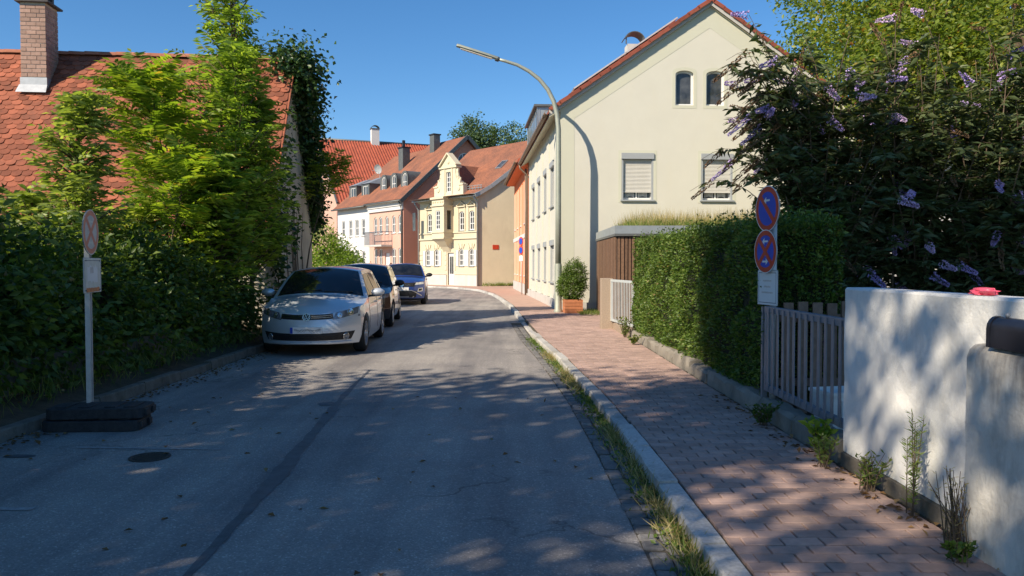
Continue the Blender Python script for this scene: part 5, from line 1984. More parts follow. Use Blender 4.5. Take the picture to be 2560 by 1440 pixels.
an = thing('white_annex', 'low white annex half hidden behind the butterfly bush', 'outbuilding', (6.9, 14.2, 0), R(3))
mb = MB().wall(rect(0, 2.3, 0, 2.9), [rect(.6, 1.5, 1.0, 2.1)], .25)
obj('wall', mb, M['white_render'], an)
window(an, rect(.6, 1.5, 1.0, 2.1), .14, .06, (1, 0), sill='grey_frame')
obj('side_wall', MB().box(.002, .25, .251, 3.0, 0, 2.9).box(2.05, 2.3, .251, 3, 0, 2.9), M['white_render'], an)
obj('roof', MB().box(-.25, 2.36, -.3, 3.1, 2.902, 3.05), M['anthracite'], an)


def big_tree(label, loc, h, rad, z0, lm, seed, ncl, per, L, crad=.38, r0=.25, name='background_tree'):
    rr = random.Random(seed)
    b = []
    for _ in range(12):
        a = rr.uniform(0, 6.28)
        d = rr.uniform(.15, .7) * rad
        zz = rr.uniform(z0, h - .3 * (h - z0))
        b.append((d * math.cos(a), d * math.sin(a), zz, rad * rr.uniform(.3, .5), rad * rr.uniform(.3, .5), (h - z0) * rr.uniform(.16, .26)))
    b.append((0, 0, h - .22 * (h - z0), rad * .45, rad * .45, .22 * (h - z0)))
    return crown_tree(name, label, loc, (.2, .2, z0 + .6 * (h - z0)), b, ncl, per, crad, L, .55, lm, r0, group=None, shell=.6, ntarg=22)


big_tree('yellowing broad leaved tree rising directly behind the butterfly bush', (10.9, 20.2, 0), 12.0, 3.6, 4.0, 'lf_tree_y', 11, 1100, 34, .15, .32)
big_tree('tall green tree behind the cream house right roof edge', (14.8, 31.0, 0), 18.5, 4.8, 6.0, 'lf_tree', 12, 1100, 32, .19, .36)
big_tree('green tree between the cream house and the yellowing tree', (14.6, 26.5, 0), 13.0, 3.2, 4.0, 'lf_tree', 13, 850, 32, .17, .32)
big_tree('yellow green tree in front of the white house roof', (8.6, 15.9, 0), 8.4, 1.9, 4.4, 'lf_tree_y', 14, 560, 32, .12, .24)
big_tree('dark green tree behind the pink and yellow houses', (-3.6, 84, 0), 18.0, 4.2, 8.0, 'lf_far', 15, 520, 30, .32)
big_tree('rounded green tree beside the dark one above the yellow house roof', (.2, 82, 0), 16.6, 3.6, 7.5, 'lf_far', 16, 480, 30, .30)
# ------------------------------------------------------------------ houses at the bend
def side_wall_mx(x):
    return Matrix.Translation((x, 0, 0)) @ Matrix.Rotation(R(90), 4, 'Z')


def eave_roof(par, prof, x0, x1, flare, m, name='roof', th=.16):
    """roof sheet from a depth profile [(y, z)], right edge flares with depth"""
    mb = MB()
    mb.grid([[(x0, y, z), (x1 + flare * max(0, y), y, z)] for y, z in prof])
    o = obj(name, mb, m, par)
    md = o.modifiers.new('solid', 'SOLIDIFY')
    md.thickness = th
    md.offset = 0
    return o


# yellow stucco house
yh = thing('yellow_house', 'yellow stucco house with scrolled gable and oriel at the road bend', 'house', (-6.7, 56, 0), R(-48.4))
YW, YE = 6.69, 6.15
up_w = [arch(x - .28, x + .28, 3.86, 5.15, .18) for x in (1.25, 4.95, 6.05)]
lo_w = [arch(x - .27, x + .27, 1.45, 2.6, .16) for x in (1.0, 2.05, 4.9, 6.0)]
door = rect(3.35, 4.05, .12, 2.35)
mb = MB().wall(rect(0, YW, 0, YE), up_w + lo_w + [door], .25)
obj('wall', mb, M['yellow'], yh)
for hl in up_w:
    window(yh, hl, .1, .06, (1, 2), sill='zinc')
for hl in lo_w:
    w = window(yh, hl, .1, .06, (1, 2), sill='zinc')
    xs = [p[0] for p in hl]
    for sx in (min(xs) - .29, max(xs) + .012):
        sh = MB()
        sh.box(sx, sx + .275, -.05, -.015, 1.45, 2.5)
        for k in range(9):
            sh.box(sx + .03, sx + .245, -.058, -.05, 1.52 + k * .105, 1.57 + k * .105)
        obj('shutter', sh, M['white_frame'], w)
d = obj('door', MB().box(3.40, 4.0, .09, .14, .13, 2.3), M['white_frame'], yh)
obj('door_glass', MB().box(3.5, 3.68, .07, .089, .9, 2.1).box(3.73, 3.9, .07, .089, .9, 2.1), M['glass'], d)
obj('handle', MB().bar((3.95, .06, 1.05), (3.87, .06, 1.05), .02, .02), M['steel'], d)
obj('plinth', MB().box(-.02, 3.25, -.06, -.003, 0, .82).box(4.15, YW + .02, -.06, -.003, 0, .82), M['plinth'], yh)
tr = MB()
tr.box(-.03, 2.55, -.09, -.003, 3.28, 3.38).box(4.05, YW + .03, -.09, -.003, 3.28, 3.38)
tr.box(-.03, 2.55, -.07, -.003, 3.70, 3.78).box(4.05, YW + .03, -.07, -.003, 3.70, 3.78)
tr.box(-.05, YW + .05, -.16, -.003, YE - .2, YE - .02)
tr.box(-.02, 3.2, -.04, -.003, .86, .92).box(4.2, YW, -.04, -.003, .86, .92)
for z in (1.15, 1.5, 1.85, 2.2):
    for x0, x1 in ((0, .38), (3.02, 3.25), (4.15, 4.28), (6.6, YW)):
        tr.box(x0, x1, -.035, -.003, z, z + .27)
obj('string_course', tr, M['yellow_trim'], yh)
for x in (1.25, 4.95, 6.05):
    pd = MB()
    for sg in (-1, 1):
        pd.bar((x, -.07, 5.82), (x + sg * .48, -.07, 5.52), .12, .07)
    pd.box(x - .48, x + .48, -.12, -.003, 5.44, 5.51)
    for sg in (-1, 1):
        pd.box(x + sg * .36 - .05, x + sg * .36 + .05, -.05, -.003, 3.8, 5.44)
    pd.box(x - .08, x + .08, -.08, -.05, 5.55, 5.7)
    obj('window_pediment', pd, M['yellow_trim'], yh)
for x in (1.0, 2.05, 4.9, 6.0):
    hd = MB().box(x - .1, x + .1, -.05, -.003, 2.66, 2.95)
    for sg in (-1, 1):
        hd.bar((x + sg * .2, -.03, 2.66), (x + sg * .34, -.03, 2.95), .05, .1)
    obj('window_keystone', hd, M['yellow_trim'], yh)
# oriel over the door
ow = rect(3.05, 3.55, 3.95, 5.25)
mb = MB().wall(rect(2.6, 4.0, 3.3, YE + .05), [ow], .12)
b_ = obj('oriel', mb, M['yellow_trim'], yh)
b_.location.y = -.8
window(b_, ow, .08, .06, (1, 3))
mb = MB().wall(rect(.0, .66, 3.3, YE + .05), [rect(.15, .5, 3.95, 5.25)], .12)
o = obj('oriel_side', mb, M['yellow'], b_)
o.matrix_local = Matrix.Translation((4.0, .12, 0)) @ Matrix.Rotation(R(90), 4, 'Z')
o3 = obj('oriel_side_pane', MB().box(.15, .5, .06, .07, 3.95, 5.25), M['glass'], b_)
o3.matrix_local = o.matrix_local.copy()
mb = MB().wall(rect(.0, .66, 3.3, YE + .05), [], .1)
o = obj('oriel_side', mb, M['yellow'], b_)
o.matrix_local = Matrix.Translation((2.6, .78, 0)) @ Matrix.Rotation(R(-90), 4, 'Z')
mb = MB()
mb.add([(2.6, -.002, 3.29), (4.0, -.002, 3.29), (4.0, .79, 3.29), (2.6, .79, 3.29), (2.9, .55, 2.75), (3.7, .55, 2.75), (3.7, .79, 2.4), (2.9, .79, 2.4)], [(0, 1, 5, 4), (1, 2, 6, 5), (3, 0, 4, 7), (4, 5, 6, 7), (0, 3, 2, 1)])
mb.box(2.55, 4.05, -.06, .8, 3.30, 3.40)
mb.box(2.55, 4.05, -.06, .8, 3.72, 3.79)
mb.box(2.53, 4.07, -.09, .8, 5.55, 5.63)
mb.box(2.53, 4.07, -.12, .8, YE - .12, YE + .02)
for x in (2.75, 3.0, 3.3, 3.6, 3.85):
    mb.lathe([(.09, 0), (.07, .04), (.02, .06)], 10, Matrix.Translation((x, -.0, 5.85)) @ Matrix.Rotation(R(90), 4, 'X'))
obj('oriel_moulding', mb, M['yellow_trim'], b_)
# bell-cast roof, zinc lower strip, verge, gutters
prof = [(-.4, 6.06), (.0, 6.22), (.75, 6.72), (4.8, 10.2), (10, 5.9)]
eave_roof(yh, prof[1:], -.2, YW + .16, 0.473, M['far_tiles'])
mb = MB()
mb.grid([[(-.25, y, z), (YW + .2, y, z)] for y, z in ((-.9, 6.16), (-.4, 6.19), (.1, 6.32), (.45, 6.56))])
obj('zinc_apron', mb, M['zinc'], yh)
mb = MB()
vpts = [(YW + .17 + 0.473 * max(0, y), y, z + .03) for y, z in prof[:4]]
for a, b in zip(vpts[:-1], vpts[1:]):
    mb.bar(a, b, .2, .24)
obj('verge_sheet', mb, M['zinc'], yh)
SWA = Matrix.Translation((YW, .0, 0)) @ Matrix.Rotation(math.atan2(.904, .428), 4, 'Z')
so = [(.02, 0), (10, 0), (10, 6.0), (5.0, 10.0), (.78, 6.62), (.02, 6.1)]
mb = MB().wall(so, [], .25)
o = obj('side_wall', mb, M['beige'], yh)
o.matrix_local = SWA
o = obj('address_plate', MB().box(1.0, 1.42, -.03, -.004, 2.55, 2.85), M['sign_red'], yh)
o.matrix_local = SWA
obj('downpipe', MB().tube([(YW + .08, -.42, 6.0), (YW + .1, -.3, 5.85), (YW + .06, -.1, 5.6), (YW + .06, -.09, .1)], .06, 8), M['zinc'], yh, True)
obj('downpipe', MB().tube([(-.1, -.42, 6.0), (-.12, -.2, 5.7), (-.06, -.09, 5.5), (-.06, -.09, .1)], .05, 8), M['zinc'], yh, True)
obj('gutter', MB().tube([(-.3, -.45, 6.06), (2.5, -.45, 6.08)], .06, 8), M['zinc'], yh, True)
obj('gutter', MB().tube([(4.1, -.45, 6.08), (YW + .2, -.45, 6.06)], .06, 8), M['zinc'], yh, True)

mb = MB().box(-.02, .2, .26, 9, 0, 6.0).box(.2, 9.2, 9.0, 9.2, 0, 6.0)
obj('rear_wall', mb, M['beige'], yh)
# scrolled gable
half = [(1.66, 6.2), (1.66, 6.95), (1.5, 7.1), (1.32, 7.08), (1.28, 7.25), (1.05, 7.3), (.88, 7.5), (.8, 7.85), (.82, 8.15), (.92, 8.2), (.92, 8.42), (.78, 8.45), (0, 9.2)]
C0 = 3.45
outl = [(C0 + x, z) for x, z in half] + [(C0 - x, z) for x, z in half[::-1][1:]]
gwn = rect(C0 - .26, C0 + .26, 6.55, 7.95)
mb = MB().wall(outl, [gwn], .35)
g_ = obj('scrolled_gable', mb, M['yellow_trim'], yh)
window(g_, gwn, .12, .06, (1, 3))
mb = MB()
for a, b in zip(half[4:8], half[5:9]):
    for sg in (-1, 1):
        mb.bar((C0 + sg * a[0], .1, a[1]), (C0 + sg * b[0], .1, b[1]), .45, .1, (0, 1, 0))
mb.box(C0 - 1.0, C0 + 1.0, -.09, .4, 8.2, 8.3)
for sg in (-1, 1):
    mb.bar((C0, .1, 9.24), (C0 + sg * 1.0, .1, 8.38), .5, .09)
    mb.lathe([(.16, 0), (.16, .05), (.06, .08)], 14, Matrix.Translation((C0 + sg * 1.18, .0, 6.75)) @ Matrix.Rotation(R(90), 4, 'X'))
    mb.box(C0 + sg * 1.45 - .25, C0 + sg * 1.45 + .25, -.06, .37, 6.95, 7.03)
    mb.box(C0 + sg * .42 - .06, C0 + sg * .42 + .06, -.05, -.003, 6.4, 8.15)
mb.lathe([(.14, 0), (.12, .05), (.03, .07)], 14, Matrix.Translation((C0, .0, 8.62)) @ Matrix.Rotation(R(90), 4, 'X'))
obj('gable_moulding', mb, M['yellow_trim'], g_)
mb = MB()
mb.add([(C0 - 1.0, .36, 7.2), (C0, .36, 8.5), (C0 + 1.0, .36, 7.2), (C0 - 1.0, 2.2, 7.2), (C0, 3.4, 8.5), (C0 + 1.0, 2.2, 7.2)], [(0, 1, 4, 3), (1, 2, 5, 4)])
mb.box(C0 - .98, C0 + .98, .36, 1.4, 6.3, 7.18)
obj('cross_roof', mb, M['far_tiles'], yh)
mb = MB()
t_ = (10.2 - 6.72) / (4.8 - .75)
mx = Matrix.Translation((6.1, 2.6, 6.72 + t_ * 1.85 + .1)) @ Matrix.Rotation(math.atan(t_), 4, 'X')
mb.box(-.3, .3, -.45, .45, -.05, .06, mx)
sk = obj('skylight', mb, M['zinc'], yh)
obj('skylight_pane', MB().box(-.24, .24, -.38, .38, .061, .068, mx), M['glass'], sk)
mb = MB()
for k in range(6):
    x = 5.1 + k * .3
    mb.bar((x, .35, 6.5), (x, .35, 6.85), .03, .03)
mb.bar((5.05, .35, 6.85), (6.7, .35, 6.85), .03, .03)
mb.bar((5.05, .35, 6.68), (6.7, .35, 6.68), .03, .03)
obj('snow_guard', mb, M['zinc'], yh)
mb = MB().box(6.6, 7.2, 4.6, 5.2, 9.6, 11.1)
c_ = obj('chimney', mb, M['zinc'], yh)
obj('chimney_cap', MB().box(6.55, 7.25, 4.55, 5.25, 11.102, 11.2), M['anthracite'], c_)

# pink and white row houses
PA = R(-53.13)


def row_house(name, label, loc, W, wallm, gablem, roofm, tan=.914, eave=6.7, depth=11.6, right_gable=True):
    t = thing(name, label, 'house', loc, PA)
    t['eave'] = 0
    del t['eave']
    ym, zr = depth / 2, eave + depth / 2 * tan
    rf = eave_roof(t, [(-.4, eave - .4 * tan * .4), (ym, zr), (depth + .4, eave - .3)], -.02, W + (.35 if right_gable else 0), 0, roofm)
    if right_gable:
        hole = arch(ym - .75, ym + .75, 9.45, 10.75, .75)
        mb = MB().wall([(0.02, 0), (depth, 0), (depth, eave - .1), (ym, zr - .12), (.02, eave - .1)], [hole], .25)
        o = obj('gable_wall', mb, M[gablem], t)
        o.matrix_local = side_wall_mx(W)
        w = window(t, hole, .12, .1, (2, 0))
        w.matrix_local = side_wall_mx(W)
        vb = MB()
        for (a, b) in (((-.45, eave - .3), (ym, zr + .02)), ((ym, zr + .02), (depth + .4, eave - .3))):
            vb.bar((W + .36, a[0], a[1]), (W + .36, b[0], b[1]), .3, .09, (1, 0, 0))
        obj('verge_board', vb, M['anthracite'], t)
    mb = MB().box(.02, W - .3, depth - .25, depth, 0, eave - .1).box(.0, .24, .26, depth - .26, 0, eave - .1)
    obj('rear_wall', mb, M[wallm], t)
    return t


pkw = 5.9
pk = row_house('pink_house', 'pink house with arched metal dormers and a balcony', (-12, 64.7, 0), pkw, 'pink', 'pink_gable', M['far_tiles'])
pu = [arch(pkw - s - .3, pkw - s + .3, 4.05, 5.45, .3) for s in (.55, 1.6, 2.75, 3.85, 4.75)]
plw = [arch(pkw - s - .32, pkw - s + .32, 1.5, 2.85, .1) for s in (.55, 1.6, 3.85, 4.75)]
pdr = rect(pkw - 3.1, pkw - 2.3, .15, 2.5)
mb = MB().wall(rect(0, pkw - .02, 0, 6.65), pu + plw + [pdr], .25)
obj('wall', mb, M['pink'], pk)
for hl in pu + plw:
    window(pk, hl, .1, .08, (1, 1), sill='white_frame')
obj('door', MB().box(pdr[0][0] + .02, pdr[1][0] - .02, .1, .15, .16, 2.48), M['white_frame'], pk)
mb = MB().box(0, pkw, -.14, -.003, 5.85, 6.15).box(0, pkw, -.22, -.003, 6.152, 6.4).box(0, pkw, -.3, -.003, 6.402, 6.6)
obj('cornice', mb, M['white_render'], pk)
bl = MB().box(1.0, 4.1, -1.0, -.003, 2.98, 3.12)
bl_o = obj('balcony', bl, M['plinth'], pk)
rl = MB()
for x in np.linspace(1.02, 4.08, 28):
    rl.bar((x, -.97, 3.12), (x, -.97, 4.15), .02, .02)
for yy in np.linspace(-.97, -.1, 8):
    rl.bar((1.02, yy, 3.12), (1.02, yy, 4.15), .02, .02)
    rl.bar((4.08, yy, 3.12), (4.08, yy, 4.15), .02, .02)
rl.bar((1.0, -.97, 4.16), (4.1, -.97, 4.16), .05, .05)
rl.bar((1.02, -.97, 4.16), (1.02, -.05, 4.16), .05, .05)
rl.bar((4.08, -.97, 4.16), (4.08, -.05, 4.16), .05, .05)
obj('railing', rl, M['steel'], bl_o)
obj('plinth', MB().box(0, pkw, -.05, -.003, 0, .7), M['plinth'], pk)
mb = MB().tube([(pkw - .12, -.35, 6.45), (pkw - .12, -.2, 6.2), (pkw - .12, -.1, 5.9), (pkw - .12, -.1, .1)], .07, 8)
obj('gutter', MB().tube([(-.02, -.48, 6.5), (pkw + .3, -.48, 6.5)], .07, 8), M['anthracite'], pk, True)
obj('downpipe', mb, M['anthracite'], pk, True)
for x in (.85, 2.65, 4.45):
    y0, z0 = .9, 7.3
    mb = MB()
    wid, hh = .58, 1.75
    ol = arch(x - wid, x + wid, z0, z0 + hh, wid, 12)
    hl = arch(x - .34, x + .34, z0 + .15, z0 + hh - .18, .34, 12)
    mb.wall(ol, [hl], .1)
    dm = obj('dormer', mb, M['anthracite'], pk)
    dm.location.y = y0
    window(dm, hl, .08, .07, (1, 1))
    sk_ = MB()
    n = len(ol)
    sk_.grid([[(px, yy, pz) for px, pz in ol[1:] + ol[:1]] for yy in (.0, .55, 1.2, 2.2)])
    o = obj('dormer_skin', sk_, M['anthracite'], dm, True)
mb = MB().box(2.2, 2.9, 4.6, 5.2, 10.6, 12.5)
c_ = obj('chimney', mb, M['anthracite'], pk)
obj('chimney_cap', MB().box(2.13, 2.97, 4.53, 5.27, 12.502, 12.6), M['dark'], c_)

whw = 6.35
wr = row_house('white_row_house', 'white house with square metal dormers left of the pink house', (-15.8, 69.8, 0), whw, 'white_render', 'white_render', M['far_tiles'], right_gable=False, eave=6.6, tan=.88)
wu = [rect(x - .33, x + .33, 4.0, 5.4) for x in (1.2, 2.7, 3.95, 5.2)]
wl_ = [rect(x - .33, x + .33, 1.4, 2.7) for x in (1.2, 2.7, 3.95, 5.2)]
mb = MB().wall(rect(0, whw - .02, 0, 6.55), wu + wl_, .25)
obj('wall', mb, M['white_render'], wr)
for hl in wu + wl_:
    window(wr, hl, .1, .07, (1, 1), sill='plinth')
obj('gutter', MB().tube([(-.3, -.48, 6.42), (whw, -.48, 6.42)], .07, 8), M['anthracite'], wr, True)
for x in (1.5, 4.0):
    ol, hl = rect(x - .75, x + .75, 7.1, 8.55), rect(x - .5, x + .5, 7.3, 8.4)
    mb = MB().wall(ol, [hl], .1)
    dm = obj('dormer', mb, M['anthracite'], wr)
    dm.location.y = .8
    window(dm, hl, .08, .07, (1, 0))
    mb = MB().box(x - .75, x - .70, .101, 1.8, 7.1, 8.55).box(x + .70, x + .75, .101, 1.8, 7.1, 8.55)
    obj('dormer_cheek', mb, M['anthracite'], dm)
    mb = MB().add([(x - .85, -.1, 8.56), (x + .85, -.1, 8.56), (x + .55, 1.4, 9.2), (x - .55, 1.4, 9.2), (x + .85, 2.0, 8.56), (x - .85, 2.0, 8.56)], [(0, 1, 2, 3), (1, 4, 2), (0, 3, 5), (3, 2, 4, 5)])
    obj('dormer_roof', mb, M['zinc'], dm)
mb = MB().box(5.2, 6.0, 3.4, 4.1, 9.0, 11.7)
c_ = obj('chimney', mb, M['anthracite'], wr)
obj('chimney_cap', MB().box(5.12, 6.08, 3.32, 4.18, 11.702, 11.8).box(5.5, 5.7, 3.6, 3.8, 11.8, 12.4), M['dark'], c_)
mb = MB().lathe([(.02, .0), (.25, .03), (.42, .12)], 20, Matrix.Translation((4.4, 1.9, 9.9)) @ Matrix.Rotation(R(20), 4, 'Z') @ Matrix.Rotation(R(105), 4, 'X'), False)
mb.tube([(4.4, 2.0, 8.2), (4.4, 2.0, 9.9)], .03, 6)
mb.tube([(4.4, 1.9, 9.6), (4.3, 1.3, 9.75)], .02, 6)
obj('satellite_dish', mb, M['grey_frame'], wr)
mb = MB()
mx = Matrix.Translation((5.0, 2.6, 6.6 + 2.6 * .88 + .1)) @ Matrix.Rotation(math.atan(.88), 4, 'X')
mb.box(-.4, .4, -.6, .6, 0, .07, mx)
obj('skylight', mb, M['anthracite'], wr)

# big red pantile hall behind
hl_ = thing('tiled_hall', 'large pink hall with steep red pantile roof behind the white house', 'building', (-17.3, 76, 0), R(22.4))
HL, HD, HE, HT = 13.2, 24.6, 7.9, .64
nc = 42
mb = MB()
G_ = []
for q in (0, 1):
    r_ = []
    for k in range(nc * 6 + 1):
        x = HL * k / (nc * 6)
        ph = 2 * math.pi * k / 6
        y = -.5 + (HD / 2 + .5) * q
        r_.append((x, y, HE - .3 + (y + .5) * (HT) + .055 * math.sin(ph)))
    G_.append(r_)
mb.grid(G_)
obj('roof', mb, M['pantile'], hl_, True)
mb = MB().add([(0, HD / 2, HE - .3 + (HD / 2 + .5) * HT - .03), (HL, HD / 2, HE - .3 + (HD / 2 + .5) * HT - .03), (HL, HD + .4, HE - .3), (0, HD + .4, HE - .3)], [(0, 1, 2, 3)])
obj('rear_roof', mb, M['pantile'], hl_)
obj('ridge', MB().tube([(0, HD / 2, HE - .3 + (HD / 2 + .5) * HT), (HL, HD / 2, HE - .3 + (HD / 2 + .5) * HT)], .13, 8), M['anthracite'], hl_, True)
mb = MB().box(.3, HL - .3, 0, .3, 0, HE - .25)
obj('wall', mb, M['pink'], hl_)
parts('window', [MB().box(.8 + k * 2, 2.4 + k * 2, -.03, -.003, HE - 1.3, HE - .5) for k in range(6)], M['glass'], hl_)
mb = MB().wall([(0, 0), (HD, 0), (HD, HE - .3), (HD / 2, HE - .35 + (HD / 2 + .5) * HT), (0, HE - .3)], [], .3)
o = obj('gable_wall', mb, M['pink'], hl_)
o.matrix_local = Matrix.Translation((.0, HD, 0)) @ Matrix.Rotation(R(-90), 4, 'Z')
vb = MB().bar((-.05, -.5, HE - .32), (-.05, HD / 2, HE - .3 + (HD / 2 + .5) * HT), .12, .2)
obj('verge_board', vb, M['anthracite'], hl_)
mb = MB().box(6.0, 6.9, 11.6, 12.3, 14.8, 17.2)
c_ = obj('chimney', mb, M['white_render'], hl_)
mb = MB()
mb.grid([[(6.45 + .55 * math.cos(math.pi * (.15 + .7 * k / 8)), yy, 17.1 + .55 * math.sin(math.pi * (.15 + .7 * k / 8))) for k in range(9)] for yy in (11.6, 12.3)])
mb.box(5.93, 6.97, 11.53, 12.37, 17.201, 17.28)
o = obj('cowl', mb, M['anthracite'], c_)
o.modifiers.new('solid', 'SOLIDIFY').thickness = .05
# weeds at the foot of the beige wall
P = []
for _ in range(420):
    q = random.random() ** .7
    P.append((-2.1 + q * 2.4 + .1, 50.9 + q * 1.15 - random.random() * .35, .1))
V, F = blades(np.array(P), .28, .03, .7)
tag(obj('wall_foot_grass', np_mesh('wall_foot_grass', V, F), M['grass']), 'thin grass along the foot of the beige wall', 'grass', kind='stuff')
# ------------------------------------------------------------------ parked cars (front towards the camera, local y from nose to tail)
def car(label, loc, rz, paint, p):
    t = thing('parked_car', label, 'car', loc, rz, 'cars parked along the left kerb')
    L, hw, H = p['L'], p['hw'], p['H']
    yf0 = .44
    ywf, ywr, RW = p['wf'], p['wr'], p['R']
    sill = p['sill']

    def lerp(a, b, q):
        return a + (b - a) * q

    def hwp(y):
        q = np.interp(y, [yf0, .75, 1.3, L * .6, L - .9, L - .3], [.945, .985, 1.0, 1.0, .985, .93])
        return hw * float(q)

    def prof(z):
        return float(np.interp(z, [sill, sill + .12, .48, .66, .82, 1.05], [.955, .985, 1.0, .992, .975, .935]))

    def bz(y):
        return float(np.interp(y, [yf0, 1.0, p['cowl'][0], L - .4, L], p['belt']))

    def sx(y, z):
        return hwp(y) * prof(z)

    def low(y):
        z = sill
        for yc in (ywf, ywr):
            ra = RW + .055
            if abs(y - yc) < ra:
                z = max(z, RW + math.sqrt(ra * ra - (y - yc) ** 2))
        return z
    yl = L - .28
    ys = set(np.linspace(yf0, yl, 30))
    for yc in (ywf, ywr):
        for a in np.linspace(0, math.pi, 19):
            ys.add(yc + (RW + .055) * math.cos(a) * .9999)
    ys = sorted(y for y in ys if yf0 <= y <= yl)
    body = MB()
    for sg in (-1, 1):
        body.grid([[(sg * sx(y, z), y, z) for z in np.linspace(low(y), bz(y), 9)] for y in ys])

    # wheel-arch returns
    for sg in (-1, 1):
        for yc in (ywf, ywr):
            ra = RW + .055
            P_ = []
            for a in np.linspace(.02, math.pi - .02, 17):
                y, z = yc + ra * math.cos(a), RW + ra * math.sin(a)
                if z < sill:
                    continue
                P_.append([(sg * sx(y, z), y, z), (sg * (sx(y, z) - .16), y, z)])
            body.grid(P_)

    ztc = p['nose_z']

    def Fp(u, v, off=0.0):
        """nose surface"""
        zt = lerp(ztc, bz(yf0), abs(u) ** 2.4)
        z = lerp(sill, zt, v)
        x = u * sx(yf0, z)
        y = yf0 * abs(u) ** p.get('round', 2.9) + (.05 * max(0, .28 - v) / .28 + p.get('rake', .10) * max(0, v - .55) ** 1.3 * 1.6) * (1 - abs(u) ** 4)
        if off:
            e = .01
            a = Vector(Fp(u + e, v)) - Vector(Fp(u - e, v))
            b = Vector(Fp(u, v + e)) - Vector(Fp(u, v - e))
            n = a.cross(b).normalized()
            if n.y > 0:
                n = -n
            return (x + n.x * off, y + n.y * off, z + n.z * off)
        return (x, y, z)
    body.grid([[Fp(u, v) for u in np.linspace(-1, 1, 33)] for v in np.linspace(0, 1, 13)])
    # bonnet
    cy, cz = p['cowl']

    def Hp(u, q):
        a = Fp(u, 1)
        yb = cy + .16 * u * u
        y = lerp(a[1], yb, q)
        zb = cz - (cz - bz(cy)) * abs(u) ** 2.2
        z = lerp(a[2], zb, q) + .055 * math.sin(math.pi * q ** .8) * (1 - abs(u) ** 2.5)
        if abs(u) > .999:
            z = bz(y)
        return (u * sx(y, bz(y)), y, z)
    body.grid([[Hp(u, q) for u in np.linspace(-1, 1, 25)] for q in np.linspace(0, 1, 13)])
    # greenhouse
    tum = p['tum']

    def xup(y, z):
        return sx(y, bz(y)) - (z - bz(y)) * tum
    yrf, yrr, zr = p['rf'], p['rr'], p['rail']

    def railz(y):
        q = (y - yrf) / (yrr - yrf)
        return zr + .05 * math.sin(math.pi * min(1, max(0, q * .85 + .1))) - .05 * max(0, q - .6)
    ya0 = cy + .16
    yd1 = L - .22

    def Wp(u, q):
        """windscreen surface"""
        zb = cz - (cz - bz(cy)) * abs(u) ** 2.2
        a = Vector((u * xup(ya0, bz(ya0)), cy + .16 * u * u, zb if abs(u) < .999 else bz(ya0)))
        b = Vector((u * xup(yrf, railz(yrf)), yrf + .05 * u * u - .05, railz(yrf) + p['crown'] * (1 - u * u)))
        m_ = a.lerp(b, q)
        m_.z += .05 * math.sin(math.pi * q) * (1 - u * u * .5)
        m_.y -= .02 * math.sin(math.pi * q)
        return m_
    body.grid([[Wp(u, q) for u in np.linspace(-1, 1, 17)] for q in np.linspace(0, 1, 9)])
    body.grid([[(u * xup(y, railz(y)), y - (.05 * (1 - u * u) if y == yrf else 0), railz(y) + p['crown'] * (1 - u * u)) for u in np.linspace(-1, 1, 17)] for y in np.linspace(yrf, yrr, 12)])
    # tail
    body.grid([[(u * lerp(xup(yrr, railz(yrr)), sx(yd1, bz(yd1)) * .97, q), lerp(yrr, yd1, q) + .08 * (1 - u * u), lerp(railz(yrr) + p['crown'] * (1 - u * u), bz(yd1), q)) for u in np.linspace(-1, 1, 9)] for q in np.linspace(0, 1, 5)])
    body.grid([[(u * sx(yl, z) * (1 if abs(u) < 1 else 1), lerp(yl, yl + .26, 1 - abs(u) ** 3) if abs(u) < 1 else yl, z) for u in np.linspace(-1, 1, 13)] for z in np.linspace(sill, bz(yl), 6)])
    # side upper panels
    roofl = [(Wp(1, q).y, Wp(1, q).z) for q in np.linspace(0, 1, 6)] + [(y, railz(y)) for y in np.linspace(yrf + .1, yrr, 9)] + [(lerp(yrr, yd1, q), lerp(railz(yrr), bz(yd1), q)) for q in (.5, 1)]
    belt = [(y, bz(y)) for y in np.linspace(yd1, ya0, 12)][1:-1]
    poly = roofl + belt
    tt = tessellate_polygon([[Vector((a, b, 0)) for a, b in poly]])
    for sg in (-1, 1):
        body.add([(sg * xup(y, z), y, z) for y, z in poly], [tuple(q) for q in tt])
    me = body.mesh('body', True)
    bm = bmesh.new()
    bm.from_mesh(me)
    bmesh.ops.remove_doubles(bm, verts=bm.verts, dist=.004)
    bmesh.ops.recalc_face_normals(bm, faces=bm.faces)
    for e in bm.edges:
        if len(e.link_faces) == 2 and e.calc_face_angle(0) > R(38):
            e.smooth = False
    bm.to_mesh(me)
    bm.free()
    bo = obj('body', me, M[paint], t)
    # underbody, wheel wells
    ub = MB().box(-hw * .78, hw * .78, .35, L - .4, .17, .5)
    ub.box(-hw * .8, hw * .8, .5, L - .5, .4, .62)
    obj('underbody', ub, M['dark'], t)

    def patch(name, f, us, vs, m, par, off=.006):
        mb = MB()
        mb.grid([[f(u, v, off) for u in us] for v in vs])
        return obj(name, mb, M[m], par, True)

    def quad(name, c, m, off=.006, n=8, par=None):
        """patch on the nose between four (u, v) corners"""
        P_ = []
        for j in range(n + 1):
            r_ = []
            for i in range(n + 1):
                a, b = i / n, j / n
                u = lerp(lerp(c[0][0], c[1][0], a), lerp(c[3][0], c[2][0], a), b)
                v = lerp(lerp(c[0][1], c[1][1], a), lerp(c[3][1], c[2][1], a), b)
                r_.append(Fp(u, v, off))
            P_.append(r_)
        mb = MB().grid(P_)
        return obj(name, mb, M[m], par or t, True)
    # glass: windscreen
    wsn = (Wp(0, .5) - Wp(0, .4)).cross(Vector((1, 0, 0)))
    wsn = wsn.normalized() if wsn.y < 0 else -wsn.normalized()
